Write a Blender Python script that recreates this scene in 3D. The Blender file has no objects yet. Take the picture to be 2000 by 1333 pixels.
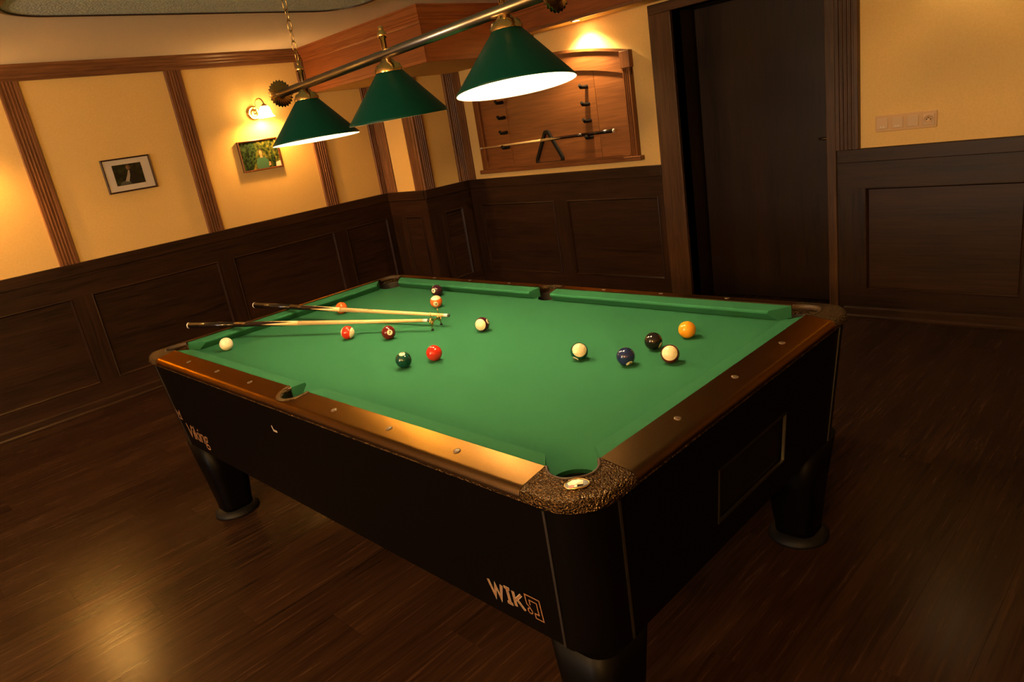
import bpy, bmesh, math, random
from mathutils import Vector, Matrix, Euler

random.seed(7)
scn = bpy.context.scene
COL = scn.collection

# ------------------------------------------------------------------ camera, world, exposure
cam_d = bpy.data.cameras.new('camera')
cam = bpy.data.objects.new('camera', cam_d)
COL.objects.link(cam)
cam.location = (2.0936, -1.5817, 1.5659)
cam.rotation_euler = Euler((1.2638, 0.1546, 0.7754), 'XYZ')
cam_d.sensor_width = 36.0
cam_d.lens = 36.0 * 1377.36 / 2000.0
cam_d.clip_start = 0.05
scn.camera = cam
CAMLOC = Vector(cam.location)
CAMR = cam.rotation_euler.to_matrix()

world = bpy.data.worlds.new('world')
scn.world = world
world.use_nodes = True
world.node_tree.nodes['Background'].inputs[0].default_value = (0.02, 0.015, 0.01, 1)
world.node_tree.nodes['Background'].inputs[1].default_value = 0.2

vs = scn.view_settings
vs.view_transform = 'Standard'
vs.look = 'None'
vs.gamma = 1.0
vs.use_curve_mapping = False
vs.exposure = 2.0

# light levels (emission of the lamps and of the added globe and window fill)
BULB_E = 124.0
BULB_C = (1.0, 0.67, 0.32)
SCONCE_BULB_E = 500.0
SCONCE_GLASS_E = 12.0
SCONCE_C = (1.0, 0.45, 0.095)
SPOT_W = 30.0
SPOT_C = (1.0, 0.66, 0.29)
GLOBE_FILL_E = 62.0
GLOBE_FILL_C = (1.0, 0.54, 0.16)
WINDOW_FILL_E = 4.5
WINDOW_FILL_C = (1.0, 0.95, 0.86)

# ------------------------------------------------------------------ constants of the place
XL, YB, XR, YF = -3.691, 3.02, 3.50, -6.00       # walls
ZW, ZC = 1.066, 2.40                              # wainscot top, ceiling
XC, YC = -3.11, 2.47                              # corner column
BX, BY, BZ = -2.04, 1.865, 2.035                  # deep corner soffit: x end, front y, underside
SY, SZ = 2.72, 2.165                              # soffit along the back wall
DX0, DX1, DZ, DDEP = -0.755, 0.275, 2.09, 0.27    # door opening
ZB = 0.79                                         # bed of the table
HL, HW = 1.12, 0.56                               # half playing field
CU = 0.0575
ZRT = 0.836                                       # rail top
OX, OY = 1.272, 0.708                             # outer rail half sizes

# ------------------------------------------------------------------ materials
def new_mat(name):
    m = bpy.data.materials.new(name)
    m.use_nodes = True
    nt = m.node_tree
    return m, nt, nt.nodes['Principled BSDF']

def simple(name, col, rough=0.5, metal=0.0, spec=0.5, coat=0.0, emis=None, es=0.0):
    m, nt, b = new_mat(name)
    b.inputs['Base Color'].default_value = (*col, 1)
    b.inputs['Roughness'].default_value = rough
    b.inputs['Metallic'].default_value = metal
    b.inputs['Specular IOR Level'].default_value = spec
    b.inputs['Coat Weight'].default_value = coat
    if emis:
        b.inputs['Emission Color'].default_value = (*emis, 1)
        b.inputs['Emission Strength'].default_value = es
    return m

def nd(nt, typ, **kw):
    n = nt.nodes.new(typ)
    for k, v in kw.items():
        setattr(n, k, v)
    return n

def wood(name, c0, c1, axis='z', rough=0.4, spec=0.4, fine=60.0, bump=0.15, rnd=0.0, coat=0.0):
    """procedural wood grain stretched along one axis of the object"""
    m, nt, b = new_mat(name)
    L = nt.links
    tc = nd(nt, 'ShaderNodeTexCoord')
    oi = nd(nt, 'ShaderNodeObjectInfo')
    add = nd(nt, 'ShaderNodeVectorMath', operation='ADD')
    sc = nd(nt, 'ShaderNodeVectorMath', operation='SCALE')
    comb = nd(nt, 'ShaderNodeCombineXYZ')
    for k in range(3):
        L.new(oi.outputs['Random'], comb.inputs[k])
    L.new(comb.outputs[0], sc.inputs[0]); sc.inputs['Scale'].default_value = 17.0
    L.new(tc.outputs['Object'], add.inputs[0]); L.new(sc.outputs[0], add.inputs[1])
    mp = nd(nt, 'ShaderNodeMapping')
    L.new(add.outputs[0], mp.inputs['Vector'])
    s = {'x': (0.05, 1, 1), 'y': (1, 0.05, 1), 'z': (1, 1, 0.05)}[axis]
    mp.inputs['Scale'].default_value = s
    n1 = nd(nt, 'ShaderNodeTexNoise'); n1.inputs['Scale'].default_value = fine; n1.inputs['Detail'].default_value = 6
    n1.inputs['Distortion'].default_value = 0.6
    n2 = nd(nt, 'ShaderNodeTexNoise'); n2.inputs['Scale'].default_value = fine * 0.12; n2.inputs['Detail'].default_value = 3
    L.new(mp.outputs[0], n1.inputs['Vector']); L.new(mp.outputs[0], n2.inputs['Vector'])
    mix = nd(nt, 'ShaderNodeMath', operation='MULTIPLY_ADD')
    L.new(n1.outputs[0], mix.inputs[0]); mix.inputs[1].default_value = 0.65
    m2 = nd(nt, 'ShaderNodeMath', operation='MULTIPLY'); m2.inputs[1].default_value = 0.45
    L.new(n2.outputs[0], m2.inputs[0]); L.new(m2.outputs[0], mix.inputs[2])
    cr = nd(nt, 'ShaderNodeValToRGB')
    cr.color_ramp.elements[0].position = 0.38; cr.color_ramp.elements[0].color = (*c0, 1)
    cr.color_ramp.elements[1].position = 0.70; cr.color_ramp.elements[1].color = (*c1, 1)
    L.new(mix.outputs[0], cr.inputs[0])
    out = cr.outputs[0]
    if rnd > 0:
        hs = nd(nt, 'ShaderNodeHueSaturation')
        mr = nd(nt, 'ShaderNodeMapRange')
        mr.inputs['To Min'].default_value = 1 - rnd; mr.inputs['To Max'].default_value = 1 + rnd
        L.new(oi.outputs['Random'], mr.inputs['Value']); L.new(mr.outputs[0], hs.inputs['Value'])
        L.new(out, hs.inputs['Color']); out = hs.outputs[0]
    L.new(out, b.inputs['Base Color'])
    rr = nd(nt, 'ShaderNodeMapRange')
    rr.inputs['To Min'].default_value = rough - 0.06; rr.inputs['To Max'].default_value = rough + 0.10
    L.new(n1.outputs[0], rr.inputs['Value']); L.new(rr.outputs[0], b.inputs['Roughness'])
    b.inputs['Specular IOR Level'].default_value = spec
    b.inputs['Coat Weight'].default_value = coat
    bp = nd(nt, 'ShaderNodeBump'); bp.inputs['Strength'].default_value = bump; bp.inputs['Distance'].default_value = 0.002
    L.new(n1.outputs[0], bp.inputs['Height']); L.new(bp.outputs[0], b.inputs['Normal'])
    return m

def noisy(name, c0, c1, scale, rough=0.7, bump=0.1, dist=0.002, spec=0.3, detail=4):
    m, nt, b = new_mat(name)
    L = nt.links
    tc = nd(nt, 'ShaderNodeTexCoord')
    n1 = nd(nt, 'ShaderNodeTexNoise'); n1.inputs['Scale'].default_value = scale; n1.inputs['Detail'].default_value = detail
    L.new(tc.outputs['Object'], n1.inputs['Vector'])
    cr = nd(nt, 'ShaderNodeValToRGB')
    cr.color_ramp.elements[0].position = 0.35; cr.color_ramp.elements[0].color = (*c0, 1)
    cr.color_ramp.elements[1].position = 0.65; cr.color_ramp.elements[1].color = (*c1, 1)
    L.new(n1.outputs[0], cr.inputs[0]); L.new(cr.outputs[0], b.inputs['Base Color'])
    b.inputs['Roughness'].default_value = rough
    b.inputs['Specular IOR Level'].default_value = spec
    bp = nd(nt, 'ShaderNodeBump'); bp.inputs['Strength'].default_value = bump; bp.inputs['Distance'].default_value = dist
    L.new(n1.outputs[0], bp.inputs['Height']); L.new(bp.outputs[0], b.inputs['Normal'])
    return m

M = {}
M['plaster'] = noisy('cream_plaster', (0.74, 0.53, 0.215), (0.78, 0.565, 0.240), 90, 0.85, 0.08, 0.001, 0.2)
M['ceil'] = noisy('ceiling_plaster', (0.80, 0.76, 0.74), (0.84, 0.80, 0.78), 60, 0.85, 0.05, 0.001, 0.2)
M['stipple'] = noisy('stippled_ceiling_panel', (0.44, 0.58, 0.70), (0.74, 0.88, 0.95), 95, 0.9, 0.9, 0.006, 0.2, 2)
for ax in 'xyz':
    M['wd_' + ax] = wood('dark_oak_' + ax, (0.0100, 0.0046, 0.0024), (0.038, 0.0165, 0.0078), ax, 0.40, 0.30, 70)
    M['bat_' + ax] = wood('fluted_oak_' + ax, (0.100, 0.042, 0.018), (0.250, 0.108, 0.045), ax, 0.40, 0.45, 80)
    M['sof_' + ax] = wood('soffit_oak_' + ax, (0.185, 0.056, 0.016), (0.320, 0.100, 0.027), ax, 0.42, 0.4, 70)
    M['rack_' + ax] = wood('cue_rack_oak_' + ax, (0.130, 0.046, 0.014), (0.240, 0.088, 0.026), ax, 0.38, 0.45, 60)
for ax in 'xz':
    M['cas_' + ax] = wood('casing_oak_' + ax, (0.034, 0.0165, 0.0085), (0.090, 0.044, 0.022), ax, 0.40, 0.35, 80)
M['door'] = wood('door_wenge', (0.0075, 0.0034, 0.0018), (0.0195, 0.0086, 0.0045), 'z', 0.38, 0.32, 90)
M['plank'] = wood('floor_plank', (0.015, 0.0072, 0.0042), (0.040, 0.0195, 0.0105), 'y', 0.23, 0.10, 75, 0.08, 0.14)
M['subfloor'] = simple('floor_base', (0.015, 0.008, 0.004), 0.8)
M['cloth'] = noisy('green_baize', (0.0200, 0.124, 0.059), (0.0258, 0.152, 0.073), 900, 0.95, 0.35, 0.0006, 0.12, 2)
M['black'] = simple('black_laminate', (0.0018, 0.0014, 0.0013), 0.42, spec=0.07)
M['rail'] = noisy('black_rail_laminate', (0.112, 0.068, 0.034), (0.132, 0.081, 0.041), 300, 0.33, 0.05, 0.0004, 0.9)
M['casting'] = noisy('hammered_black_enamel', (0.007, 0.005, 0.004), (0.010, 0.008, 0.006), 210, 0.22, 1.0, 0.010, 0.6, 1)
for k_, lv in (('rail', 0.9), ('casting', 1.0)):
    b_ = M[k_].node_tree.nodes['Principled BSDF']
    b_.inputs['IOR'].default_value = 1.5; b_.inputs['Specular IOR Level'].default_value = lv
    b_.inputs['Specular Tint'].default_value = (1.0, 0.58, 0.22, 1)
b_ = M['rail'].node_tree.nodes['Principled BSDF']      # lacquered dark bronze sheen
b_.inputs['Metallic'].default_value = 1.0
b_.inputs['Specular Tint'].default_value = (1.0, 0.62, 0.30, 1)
M['liner'] = simple('pocket_liner_rubber', (0.012, 0.011, 0.010), 0.55)
M['lip'] = simple('pocket_lip_leather', (0.045, 0.027, 0.015), 0.5, spec=0.3)
M['chrome'] = simple('brushed_chrome', (0.30, 0.285, 0.265), 0.30, 1.0)
M['trim'] = simple('grey_metal_trim', (0.20, 0.19, 0.185), 0.4, 1.0)
M['brass'] = simple('polished_brass', (0.80, 0.52, 0.20), 0.18, 1.0)
M['abrass'] = simple('aged_brass', (0.52, 0.34, 0.13), 0.25, 1.0)
M['shade'] = simple('green_enamel', (0.0012, 0.046, 0.037), 0.36, spec=0.14)
M['shade_in'] = simple('white_enamel', (0.88, 0.86, 0.80), 0.5)
M['bulb'] = simple('lit_bulb', (1, 1, 1), 0.5, emis=BULB_C, es=BULB_E)
M['sc_bulb'] = simple('lit_candle_bulb', (1, 1, 1), 0.5, emis=SCONCE_C, es=SCONCE_BULB_E)
M['sc_glass'] = simple('lit_opal_glass', (0.9, 0.85, 0.75), 0.3, emis=(1.0, 0.53, 0.16), es=SCONCE_GLASS_E)
M['spotface'] = simple('lit_downlight_lens', (1, 1, 1), 0.3, emis=SPOT_C, es=30)
M['copper'] = simple('copper_print', (0.21, 0.105, 0.050), 0.5)
M['greyprint'] = simple('grey_print', (0.32, 0.27, 0.22), 0.5)
M['maple'] = wood('maple_shaft', (0.62, 0.42, 0.18), (0.74, 0.54, 0.26), 'x', 0.25, 0.5, 60, 0.03)
M['cueblack'] = simple('black_lacquer', (0.010, 0.007, 0.006), 0.15, spec=0.6)
M['white'] = simple('white_plastic', (0.80, 0.78, 0.72), 0.35)
M['leather'] = simple('cue_tip_leather', (0.05, 0.07, 0.07), 0.9)
M['ivory'] = simple('ivory_resin', (0.80, 0.72, 0.52), 0.10, spec=0.6)
M['ink'] = simple('black_ink', (0.02, 0.015, 0.012), 0.4)
M['rubber'] = simple('black_rubber', (0.006, 0.006, 0.006), 0.55, spec=0.2)
M['frame_dk'] = simple('dark_brown_frame', (0.035, 0.013, 0.008), 0.35)
M['frame_br'] = simple('red_brown_frame', (0.090, 0.024, 0.010), 0.3)
M['mat'] = simple('off_white_mount', (0.62, 0.58, 0.55), 0.8)
M['plate'] = simple('clear_white_plate', (0.66, 0.46, 0.27), 0.10, spec=0.6)
M['rocker'] = simple('white_rocker', (0.66, 0.50, 0.34), 0.12, spec=0.6)
M['dark'] = simple('dark_void', (0.004, 0.004, 0.004), 0.6)
M['pane'] = simple('smoked_pane', (0.003, 0.003, 0.003), 0.12, spec=0.15)
M['sight'] = simple('bronze_sight', (0.10, 0.070, 0.050), 0.35, spec=0.4)
M['dtrim'] = simple('dark_metal_trim', (0.10, 0.095, 0.09), 0.35, 1.0)
M['red'] = simple('red_enamel', (0.45, 0.02, 0.01), 0.3)
M['cream'] = simple('cream_enamel', (0.80, 0.72, 0.50), 0.3)
M['globe'] = simple('fill_opal_globe', (0.9, 0.85, 0.75), 0.3, emis=GLOBE_FILL_C, es=GLOBE_FILL_E)
M['fillpane'] = simple('fill_light_pane', (0.1, 0.1, 0.1), 0.2, emis=WINDOW_FILL_C, es=WINDOW_FILL_E)  # emissive pane of the added window, fill light
M['rim'] = simple('dark_rim', (0.030, 0.016, 0.010), 0.3)

# ------------------------------------------------------------------ mesh helpers
class MB:
    def __init__(s):
        s.v = []; s.f = []; s.mi = []; s.sm = []
    def add(s, vs_, fs_, mi=0, smooth=False):
        o = len(s.v)
        s.v += [tuple(v) for v in vs_]
        for f in fs_:
            s.f.append([o + i for i in f]); s.mi.append(mi); s.sm.append(smooth)
        return s
    def box(s, x0, x1, y0, y1, z0, z1, mi=0):
        if x0 > x1: x0, x1 = x1, x0
        if y0 > y1: y0, y1 = y1, y0
        if z0 > z1: z0, z1 = z1, z0
        v = [(x0, y0, z0), (x1, y0, z0), (x1, y1, z0), (x0, y1, z0), (x0, y0, z1), (x1, y0, z1), (x1, y1, z1), (x0, y1, z1)]
        return s.add(v, [(0, 3, 2, 1), (4, 5, 6, 7), (0, 1, 5, 4), (1, 2, 6, 5), (2, 3, 7, 6), (3, 0, 4, 7)], mi)
    def prism(s, loop, z0, z1, mi=0, smooth=False):
        n = len(loop)
        v = [(x, y, z0) for x, y in loop] + [(x, y, z1) for x, y in loop]
        fs = [tuple(range(n - 1, -1, -1)), tuple(range(n, 2 * n))]
        s.add(v, fs, mi)
        o = len(s.v) - 2 * n
        for i in range(n):
            j = (i + 1) % n
            s.f.append([o + i, o + j, o + n + j, o + n + i]); s.mi.append(mi); s.sm.append(smooth)
        return s
    def rings(s, rings, closed=True, cap0=True, cap1=True, mi=0, smooth=True):
        n = len(rings[0]); o = len(s.v)
        for r in rings: s.v += [tuple(p) for p in r]
        for k in range(len(rings) - 1):
            for i in range(n if closed else n - 1):
                j = (i + 1) % n
                s.f.append([o + k * n + i, o + k * n + j, o + (k + 1) * n + j, o + (k + 1) * n + i]); s.mi.append(mi); s.sm.append(smooth)
        if cap0: s.f.append([o + i for i in range(n - 1, -1, -1)]); s.mi.append(mi); s.sm.append(False)
        if cap1: s.f.append([o + (len(rings) - 1) * n + i for i in range(n)]); s.mi.append(mi); s.sm.append(False)
        return s
    def lathe(s, c, prof, n=32, axis='z', mi=0, smooth=True, cap=False, flute=None):
        """prof: (r, h) pairs along the axis from point c"""
        rs = []
        for r, h in prof:
            ring = []
            for i in range(n):
                a = 2 * math.pi * i / n
                rr = r * (1 + (flute * (1 if i % 2 else -1) if flute else 0))
                p, q = rr * math.cos(a), rr * math.sin(a)
                if axis == 'z': ring.append((c[0] + p, c[1] + q, c[2] + h))
                elif axis == 'x': ring.append((c[0] + h, c[1] + p, c[2] + q))
                else: ring.append((c[0] + q, c[1] + h, c[2] + p))
            rs.append(ring)
        return s.rings(rs, True, cap, cap, mi, smooth)
    def tube(s, pts, r, n=8, mi=0, closed=False, cap=True):
        pts = [Vector(p) for p in pts]; rs = []
        N = len(pts)
        up = Vector((0, 0, 1))
        prev = None
        for i, p in enumerate(pts):
            if closed: t = pts[(i + 1) % N] - pts[i - 1]
            else: t = pts[min(i + 1, N - 1)] - pts[max(i - 1, 0)]
            t.normalize()
            if prev is None:
                a = up if abs(t.z) < 0.9 else Vector((1, 0, 0))
                u = t.cross(a).normalized()
            else:
                u = (prev - t * prev.dot(t)).normalized()
            prev = u
            w = t.cross(u)
            rr = r[i] if isinstance(r, (list, tuple)) else r
            rs.append([p + u * (rr * math.cos(2 * math.pi * k / n)) + w * (rr * math.sin(2 * math.pi * k / n)) for k in range(n)])
        if closed:
            rs.append(rs[0])
            return s.rings(rs, True, False, False, mi)
        return s.rings(rs, True, cap, cap, mi)
    def sphere(s, c, r, n=16, m=10, mi=0, sz=1.0):
        rs = []
        for k in range(1, m):
            a = math.pi * k / m
            rs.append([(c[0] + r * math.sin(a) * math.cos(2 * math.pi * i / n), c[1] + r * math.sin(a) * math.sin(2 * math.pi * i / n), c[2] - r * sz * math.cos(a)) for i in range(n)])
        o = len(s.v)
        s.rings(rs, True, False, False, mi)
        b = len(s.v); s.v.append((c[0], c[1], c[2] - r * sz)); s.v.append((c[0], c[1], c[2] + r * sz))
        for i in range(n):
            j = (i + 1) % n
            s.f.append([b, o + j, o + i]); s.mi.append(mi); s.sm.append(True)
            e = o + (m - 2) * n
            s.f.append([b + 1, e + i, e + j]); s.mi.append(mi); s.sm.append(True)
        return s
    def stroke(s, pts, w, T, closed=False, mi=0):
        """flat mitred stroke along 2D points, T maps (x, y) to a 3D point"""
        pts = [Vector(p) for p in pts]; N = len(pts); L_ = []; R_ = []
        for i in range(N):
            a = pts[i - 1] if (closed or i > 0) else None
            b = pts[(i + 1) % N] if (closed or i < N - 1) else None
            d0 = (pts[i] - a).normalized() if a is not None else None
            d1 = (b - pts[i]).normalized() if b is not None else None
            if d0 is None: d0 = d1
            if d1 is None: d1 = d0
            n0 = Vector((-d0.y, d0.x)); n1 = Vector((-d1.y, d1.x))
            nn = n0 + n1
            if nn.length < 1e-4: nn = n0.copy()
            nn.normalize()
            k = w / 2 / max(0.35, nn.dot(n0))
            L_.append(pts[i] + nn * k); R_.append(pts[i] - nn * k)
        vs_ = [T(p.x, p.y) for p in L_] + [T(p.x, p.y) for p in R_]
        fs_ = [(i, (i + 1) % N, N + (i + 1) % N, N + i) for i in range(N if closed else N - 1)]
        return s.add(vs_, fs_, mi)
    def mesh(s, name, off=(0, 0, 0), fix=True, bevel=None, bsel=None, bseg=2):
        me = bpy.data.meshes.new(name)
        me.from_pydata([(v[0] - off[0], v[1] - off[1], v[2] - off[2]) for v in s.v], [], s.f)
        me.polygons.foreach_set('material_index', s.mi)
        me.polygons.foreach_set('use_smooth', s.sm)
        if fix or bevel:
            bm = bmesh.new(); bm.from_mesh(me)
            if fix: bmesh.ops.recalc_face_normals(bm, faces=bm.faces)
            if bevel:
                if bsel: ed = [e for e in bm.edges if bsel(e)]
                else: ed = [e for e in bm.edges if len(e.link_faces) == 2 and e.calc_face_angle(0) > 0.6]
                bmesh.ops.bevel(bm, geom=ed, offset=bevel, segments=bseg, profile=0.5, affect='EDGES', clamp_overlap=True)
            bm.to_mesh(me); bm.free()
        me.update()
        return me

def link(name, me, mats, parent=None, loc=(0, 0, 0)):
    o = bpy.data.objects.new(name, me)
    COL.objects.link(o)
    if me is not None and not me.materials:
        for m in (mats if isinstance(mats, (list, tuple)) else [mats]):
            me.materials.append(M[m] if isinstance(m, str) else m)
    o.location = loc
    if parent is not None: o.parent = parent
    return o

def wpos(o):
    p = Vector((0, 0, 0))
    while o is not None:
        p += Vector(o.location); o = o.parent
    return p

def part(name, mb, mats, parent, **kw):
    """mb in world coordinates, parent unrotated"""
    return link(name, mb.mesh(name, wpos(parent), **kw), mats, parent)

def solo(name, mb, mats, base=(0, 0, 0), **kw):
    return link(name, mb.mesh(name, base, **kw), mats, None, base)

def empty(name, loc=(0, 0, 0)):
    o = bpy.data.objects.new(name, None)
    o.empty_display_size = 0.1
    COL.objects.link(o); o.location = loc
    return o

def tag(o, label, cat, group=None):
    o['label'] = label; o['category'] = cat
    if group: o['group'] = group
    return o

def struct(o, label=None, cat=None):
    o['kind'] = 'structure'
    if label: o['label'] = label
    if cat: o['category'] = cat
    return o

def text_mesh(body, size, shear=0.0, space=1.0, bold=0.0, sub=False):
    cu = bpy.data.curves.new('lettering', 'FONT')
    cu.body = body; cu.size = size; cu.align_x = 'CENTER'; cu.align_y = 'CENTER'
    cu.shear = shear; cu.space_character = space; cu.offset = bold
    o = bpy.data.objects.new('lettering_tmp', cu)
    COL.objects.link(o)
    dg = bpy.context.evaluated_depsgraph_get()
    me = bpy.data.meshes.new_from_object(o.evaluated_get(dg))
    bpy.data.objects.remove(o)
    bm = bmesh.new(); bm.from_mesh(me)
    bmesh.ops.triangulate(bm, faces=bm.faces)
    if sub:
        bmesh.ops.subdivide_edges(bm, edges=[e for e in bm.edges if e.calc_length() > 0.0008], cuts=3, use_grid_fill=True)
        bmesh.ops.triangulate(bm, faces=bm.faces)
    bm.verts.index_update()
    vs_ = [tuple(v.co) for v in bm.verts]; fs_ = [[v.index for v in f.verts] for f in bm.faces]
    bm.free(); bpy.data.meshes.remove(me)
    return vs_, fs_

# ------------------------------------------------------------------ room: floor
fl = MB().box(XL - 0.1, XR + 0.1, YF - 0.1, YB + 0.5, -0.06, -0.012)
floor = struct(solo('floor', fl, 'subfloor'), 'dark brown wooden plank floor of the billiard room', 'floor')
PW, PL, GAP = 0.194, 1.382, 0.0004
pm = {}
def plank_mesh(w, l):
    k = (round(w, 4), round(l, 4))
    if k not in pm:
        b = MB().box(-w / 2, w / 2, -l / 2, l / 2, -0.012, 0.0)
        me = b.mesh('plank', bevel=0.0002, bsel=lambda e: all(v.co.z > -0.001 for v in e.verts), bseg=1)
        me.materials.append(M['plank'])
        pm[k] = me
    return pm[k]
x = XL; i = 0
while x < XR - 0.01:
    x1 = min(x + PW, XR)
    y = YF - ((i * 0.43) % 1.0) * PL
    while y < YB - 0.01:
        ya, yb = max(y, YF), min(y + PL, YB)
        # carry the boards on into the door recess
        if yb == YB and x1 > DX0 and x < DX1: yb = YB + 0.30
        if yb - ya > 0.03:
            link('plank', plank_mesh(x1 - x - GAP, yb - ya - GAP), 'plank', floor, ((x + x1) / 2, (ya + yb) / 2, 0))
        y += PL
    x = x1; i += 1

# ------------------------------------------------------------------ room: ceiling
cb = MB().box(XL - 0.1, XR + 0.1, YF - 0.1, YB + 0.1, ZC, ZC + 0.08)
ceiling = struct(solo('ceiling', cb, 'ceil'), 'cream plaster ceiling with a stippled grey-green panel', 'ceiling')
def rrect(x0, x1, y0, y1, r, n=8):
    out = []
    for cx, cy, a0 in ((x1 - r, y1 - r, 0), (x0 + r, y1 - r, 90), (x0 + r, y0 + r, 180), (x1 - r, y0 + r, 270)):
        for k in range(n + 1):
            a = math.radians(a0 + 90 * k / n)
            out.append((cx + r * math.cos(a), cy + r * math.sin(a)))
    return out
CP = (-2.075, 1.95, -0.66, 1.31)
pl = MB().prism(rrect(*CP, 0.24, 12), ZC - 0.018, ZC - 0.0005)
part('ceiling_panel', pl, 'stipple', ceiling)
outer = rrect(CP[0] - 0.022, CP[1] + 0.022, CP[2] - 0.022, CP[3] + 0.022, 0.262, 12)
inner = rrect(CP[0] + 0.004, CP[1] - 0.004, CP[2] + 0.004, CP[3] - 0.004, 0.236, 12)
rg = MB().rings([[(a, b, ZC - 0.0005) for a, b in outer], [(a, b, ZC - 0.022) for a, b in outer], [(a, b, ZC - 0.026) for a, b in inner], [(a, b, ZC - 0.016) for a, b in inner]], True, False, False, smooth=False)
part('panel_rim', rg, 'rim', ceiling)

# ------------------------------------------------------------------ room: walls
class Frame:
    """wall frame: u runs along the wall, d is the distance into the room"""
    def __init__(s, o, u, n):
        s.o = Vector((o[0], o[1])); s.u = Vector(u); s.n = Vector(n)
        s.ax = 'x' if abs(u[0]) > 0.5 else 'y'
    def p(s, u, d): return s.o + s.u * u + s.n * d
    def box(s, mb, u0, u1, z0, z1, d0, d1):
        a, b = s.p(u0, d0), s.p(u1, d1)
        return mb.box(a.x, b.x, a.y, b.y, z0, z1)
    def vprof(s, mb, prof, z0, z1):
        """vertical extrusion of a (u, d) profile"""
        return mb.prism([tuple(s.p(u, d)) for u, d in prof], z0, z1)
    def hprof(s, mb, prof, u0, u1, m0=0.0, m1=0.0):
        """horizontal extrusion of a (d, z) profile; m0/m1 mitre the ends"""
        r0 = [(*s.p(u0 + m0 * d, d), z) for d, z in prof]
        r1 = [(*s.p(u1 + m1 * d, d), z) for d, z in prof]
        return mb.rings([r0, r1], True, True, True, smooth=False)

def flute_prof(w, t=0.020, n=4):
    """fluted batten seen from above, centred on 0"""
    m = w * 0.16; fw = (w - 2 * m) / n
    pts = [(-w / 2, 0), (-w / 2, t * 0.75), (-w / 2 + 0.004, t)]
    for k in range(n):
        a = -w / 2 + m + k * fw
        pts += [(a + fw * 0.12, t), (a + fw * 0.30, t - 0.006), (a + fw * 0.70, t - 0.006), (a + fw * 0.88, t)]
    pts += [(w / 2 - 0.004, t), (w / 2, t * 0.75), (w / 2, 0)]
    return pts

def batten(wall, F, uc, w, z0, z1, mat='bat_z', n=4):
    b = MB(); F.vprof(b, [(uc + a, d) for a, d in flute_prof(w, n=n)], z0, z1)
    part('batten', b, mat, wall)

def wainscot(wall, F, u0, u1, panels, base=True):
    """panels: list of (ua, ub); the rest becomes stiles"""
    d0, d1 = 0.0, 0.022
    pz0, pz1 = 0.185, 0.832
    wy = 'wd_' + F.ax
    b = MB(); F.box(b, u0, u1, 0.985, ZW, d0, d1 + 0.010)
    part('wainscot_cap', b, wy, wall, bevel=0.004)
    b = MB(); F.box(b, u0, u1, pz1, 0.985, d0, d1); part('wainscot_rail', b, wy, wall)
    b = MB(); F.box(b, u0, u1, 0.0, pz0, d0, d1); part('wainscot_rail', b, wy, wall)
    edges = [u0] + [e for p_ in panels for e in p_] + [u1]
    for k in range(0, len(edges), 2):
        if edges[k + 1] - edges[k] > 0.002:
            b = MB(); F.box(b, edges[k], edges[k + 1], pz0, pz1, d0, d1); part('wainscot_stile', b, 'wd_z', wall)
    for a, c in panels:
        b = MB(); F.box(b, a, c, pz0, pz1, 0.001, 0.008)
        pn = part('wainscot_panel', b, wy, wall)
        # bead round the panel: four mitred strips in one moulding
        b = MB(); t = 0.016
        def ring(off, d):
            return [(*F.p(a + off, d), pz0 + off), (*F.p(c - off, d), pz0 + off), (*F.p(c - off, d), pz1 - off), (*F.p(a + off, d), pz1 - off)]
        b.rings([ring(0, 0.008), ring(0, 0.026), ring(0.006, 0.028), ring(0.012, 0.018), ring(t, 0.008)], True, False, False, smooth=False)
        part('panel_bead', b, wy, pn)

def baseboard(name, F, u0, u1, label):
    b = MB()
    F.hprof(b, [(0.022, 0.0), (0.046, 0.0), (0.046, 0.010), (0.036, 0.020), (0.034, 0.060), (0.026, 0.070), (0.022, 0.070)], u0, u1)
    return struct(solo(name, b, 'wd_' + F.ax), label, 'baseboard')

def crown(name, F, u0, u1, prof, mat, label, m0=0.0, m1=0.0):
    b = MB(); F.hprof(b, prof, u0, u1, m0, m1)
    return struct(solo(name, b, mat), label, 'moulding')

CROWN = [(0, 2.298), (0.020, 2.298), (0.026, 2.312), (0.026, 2.330), (0.032, 2.336), (0.032, 2.350), (0.040, 2.358), (0.040, 2.372), (0.052, 2.384), (0.055, ZC), (0, ZC)]

# --- left wall (u = y)
FL = Frame((XL, 0), (0, 1), (1, 0))
wl = struct(solo('wall_left', MB().box(XL - 0.1, XL, YF - 0.1, YB + 0.1, 0, ZC), 'plaster'), 'cream left wall with fluted battens over dark panelling', 'wall')
bc = [-5.785, -4.695, -3.60, -2.515, -1.425, -0.335, 0.747, 1.848]
wainscot(wl, FL, YF, YC, [(-5.72, -4.76), (-4.63, -3.665), (-3.535, -2.58), (-2.45, -1.49), (-1.36, -0.40), (-0.27, 0.685), (0.81, 1.785), (1.912, 2.385)])
for y_ in bc[:-1]: batten(wl, FL, y_, 0.125, ZW, 2.30)
batten(wl, FL, bc[-1], 0.125, ZW, BZ if BY < 1.8 else 2.30)
batten(wl, FL, 2.43, 0.08, ZW, BZ, n=3)
baseboard('baseboard_left', FL, YF, YC, 'dark skirting board along the left wall')
crown('trim_1', FL, YF, BY, CROWN, 'bat_y', 'stained crown moulding along the top of the left wall')

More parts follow.
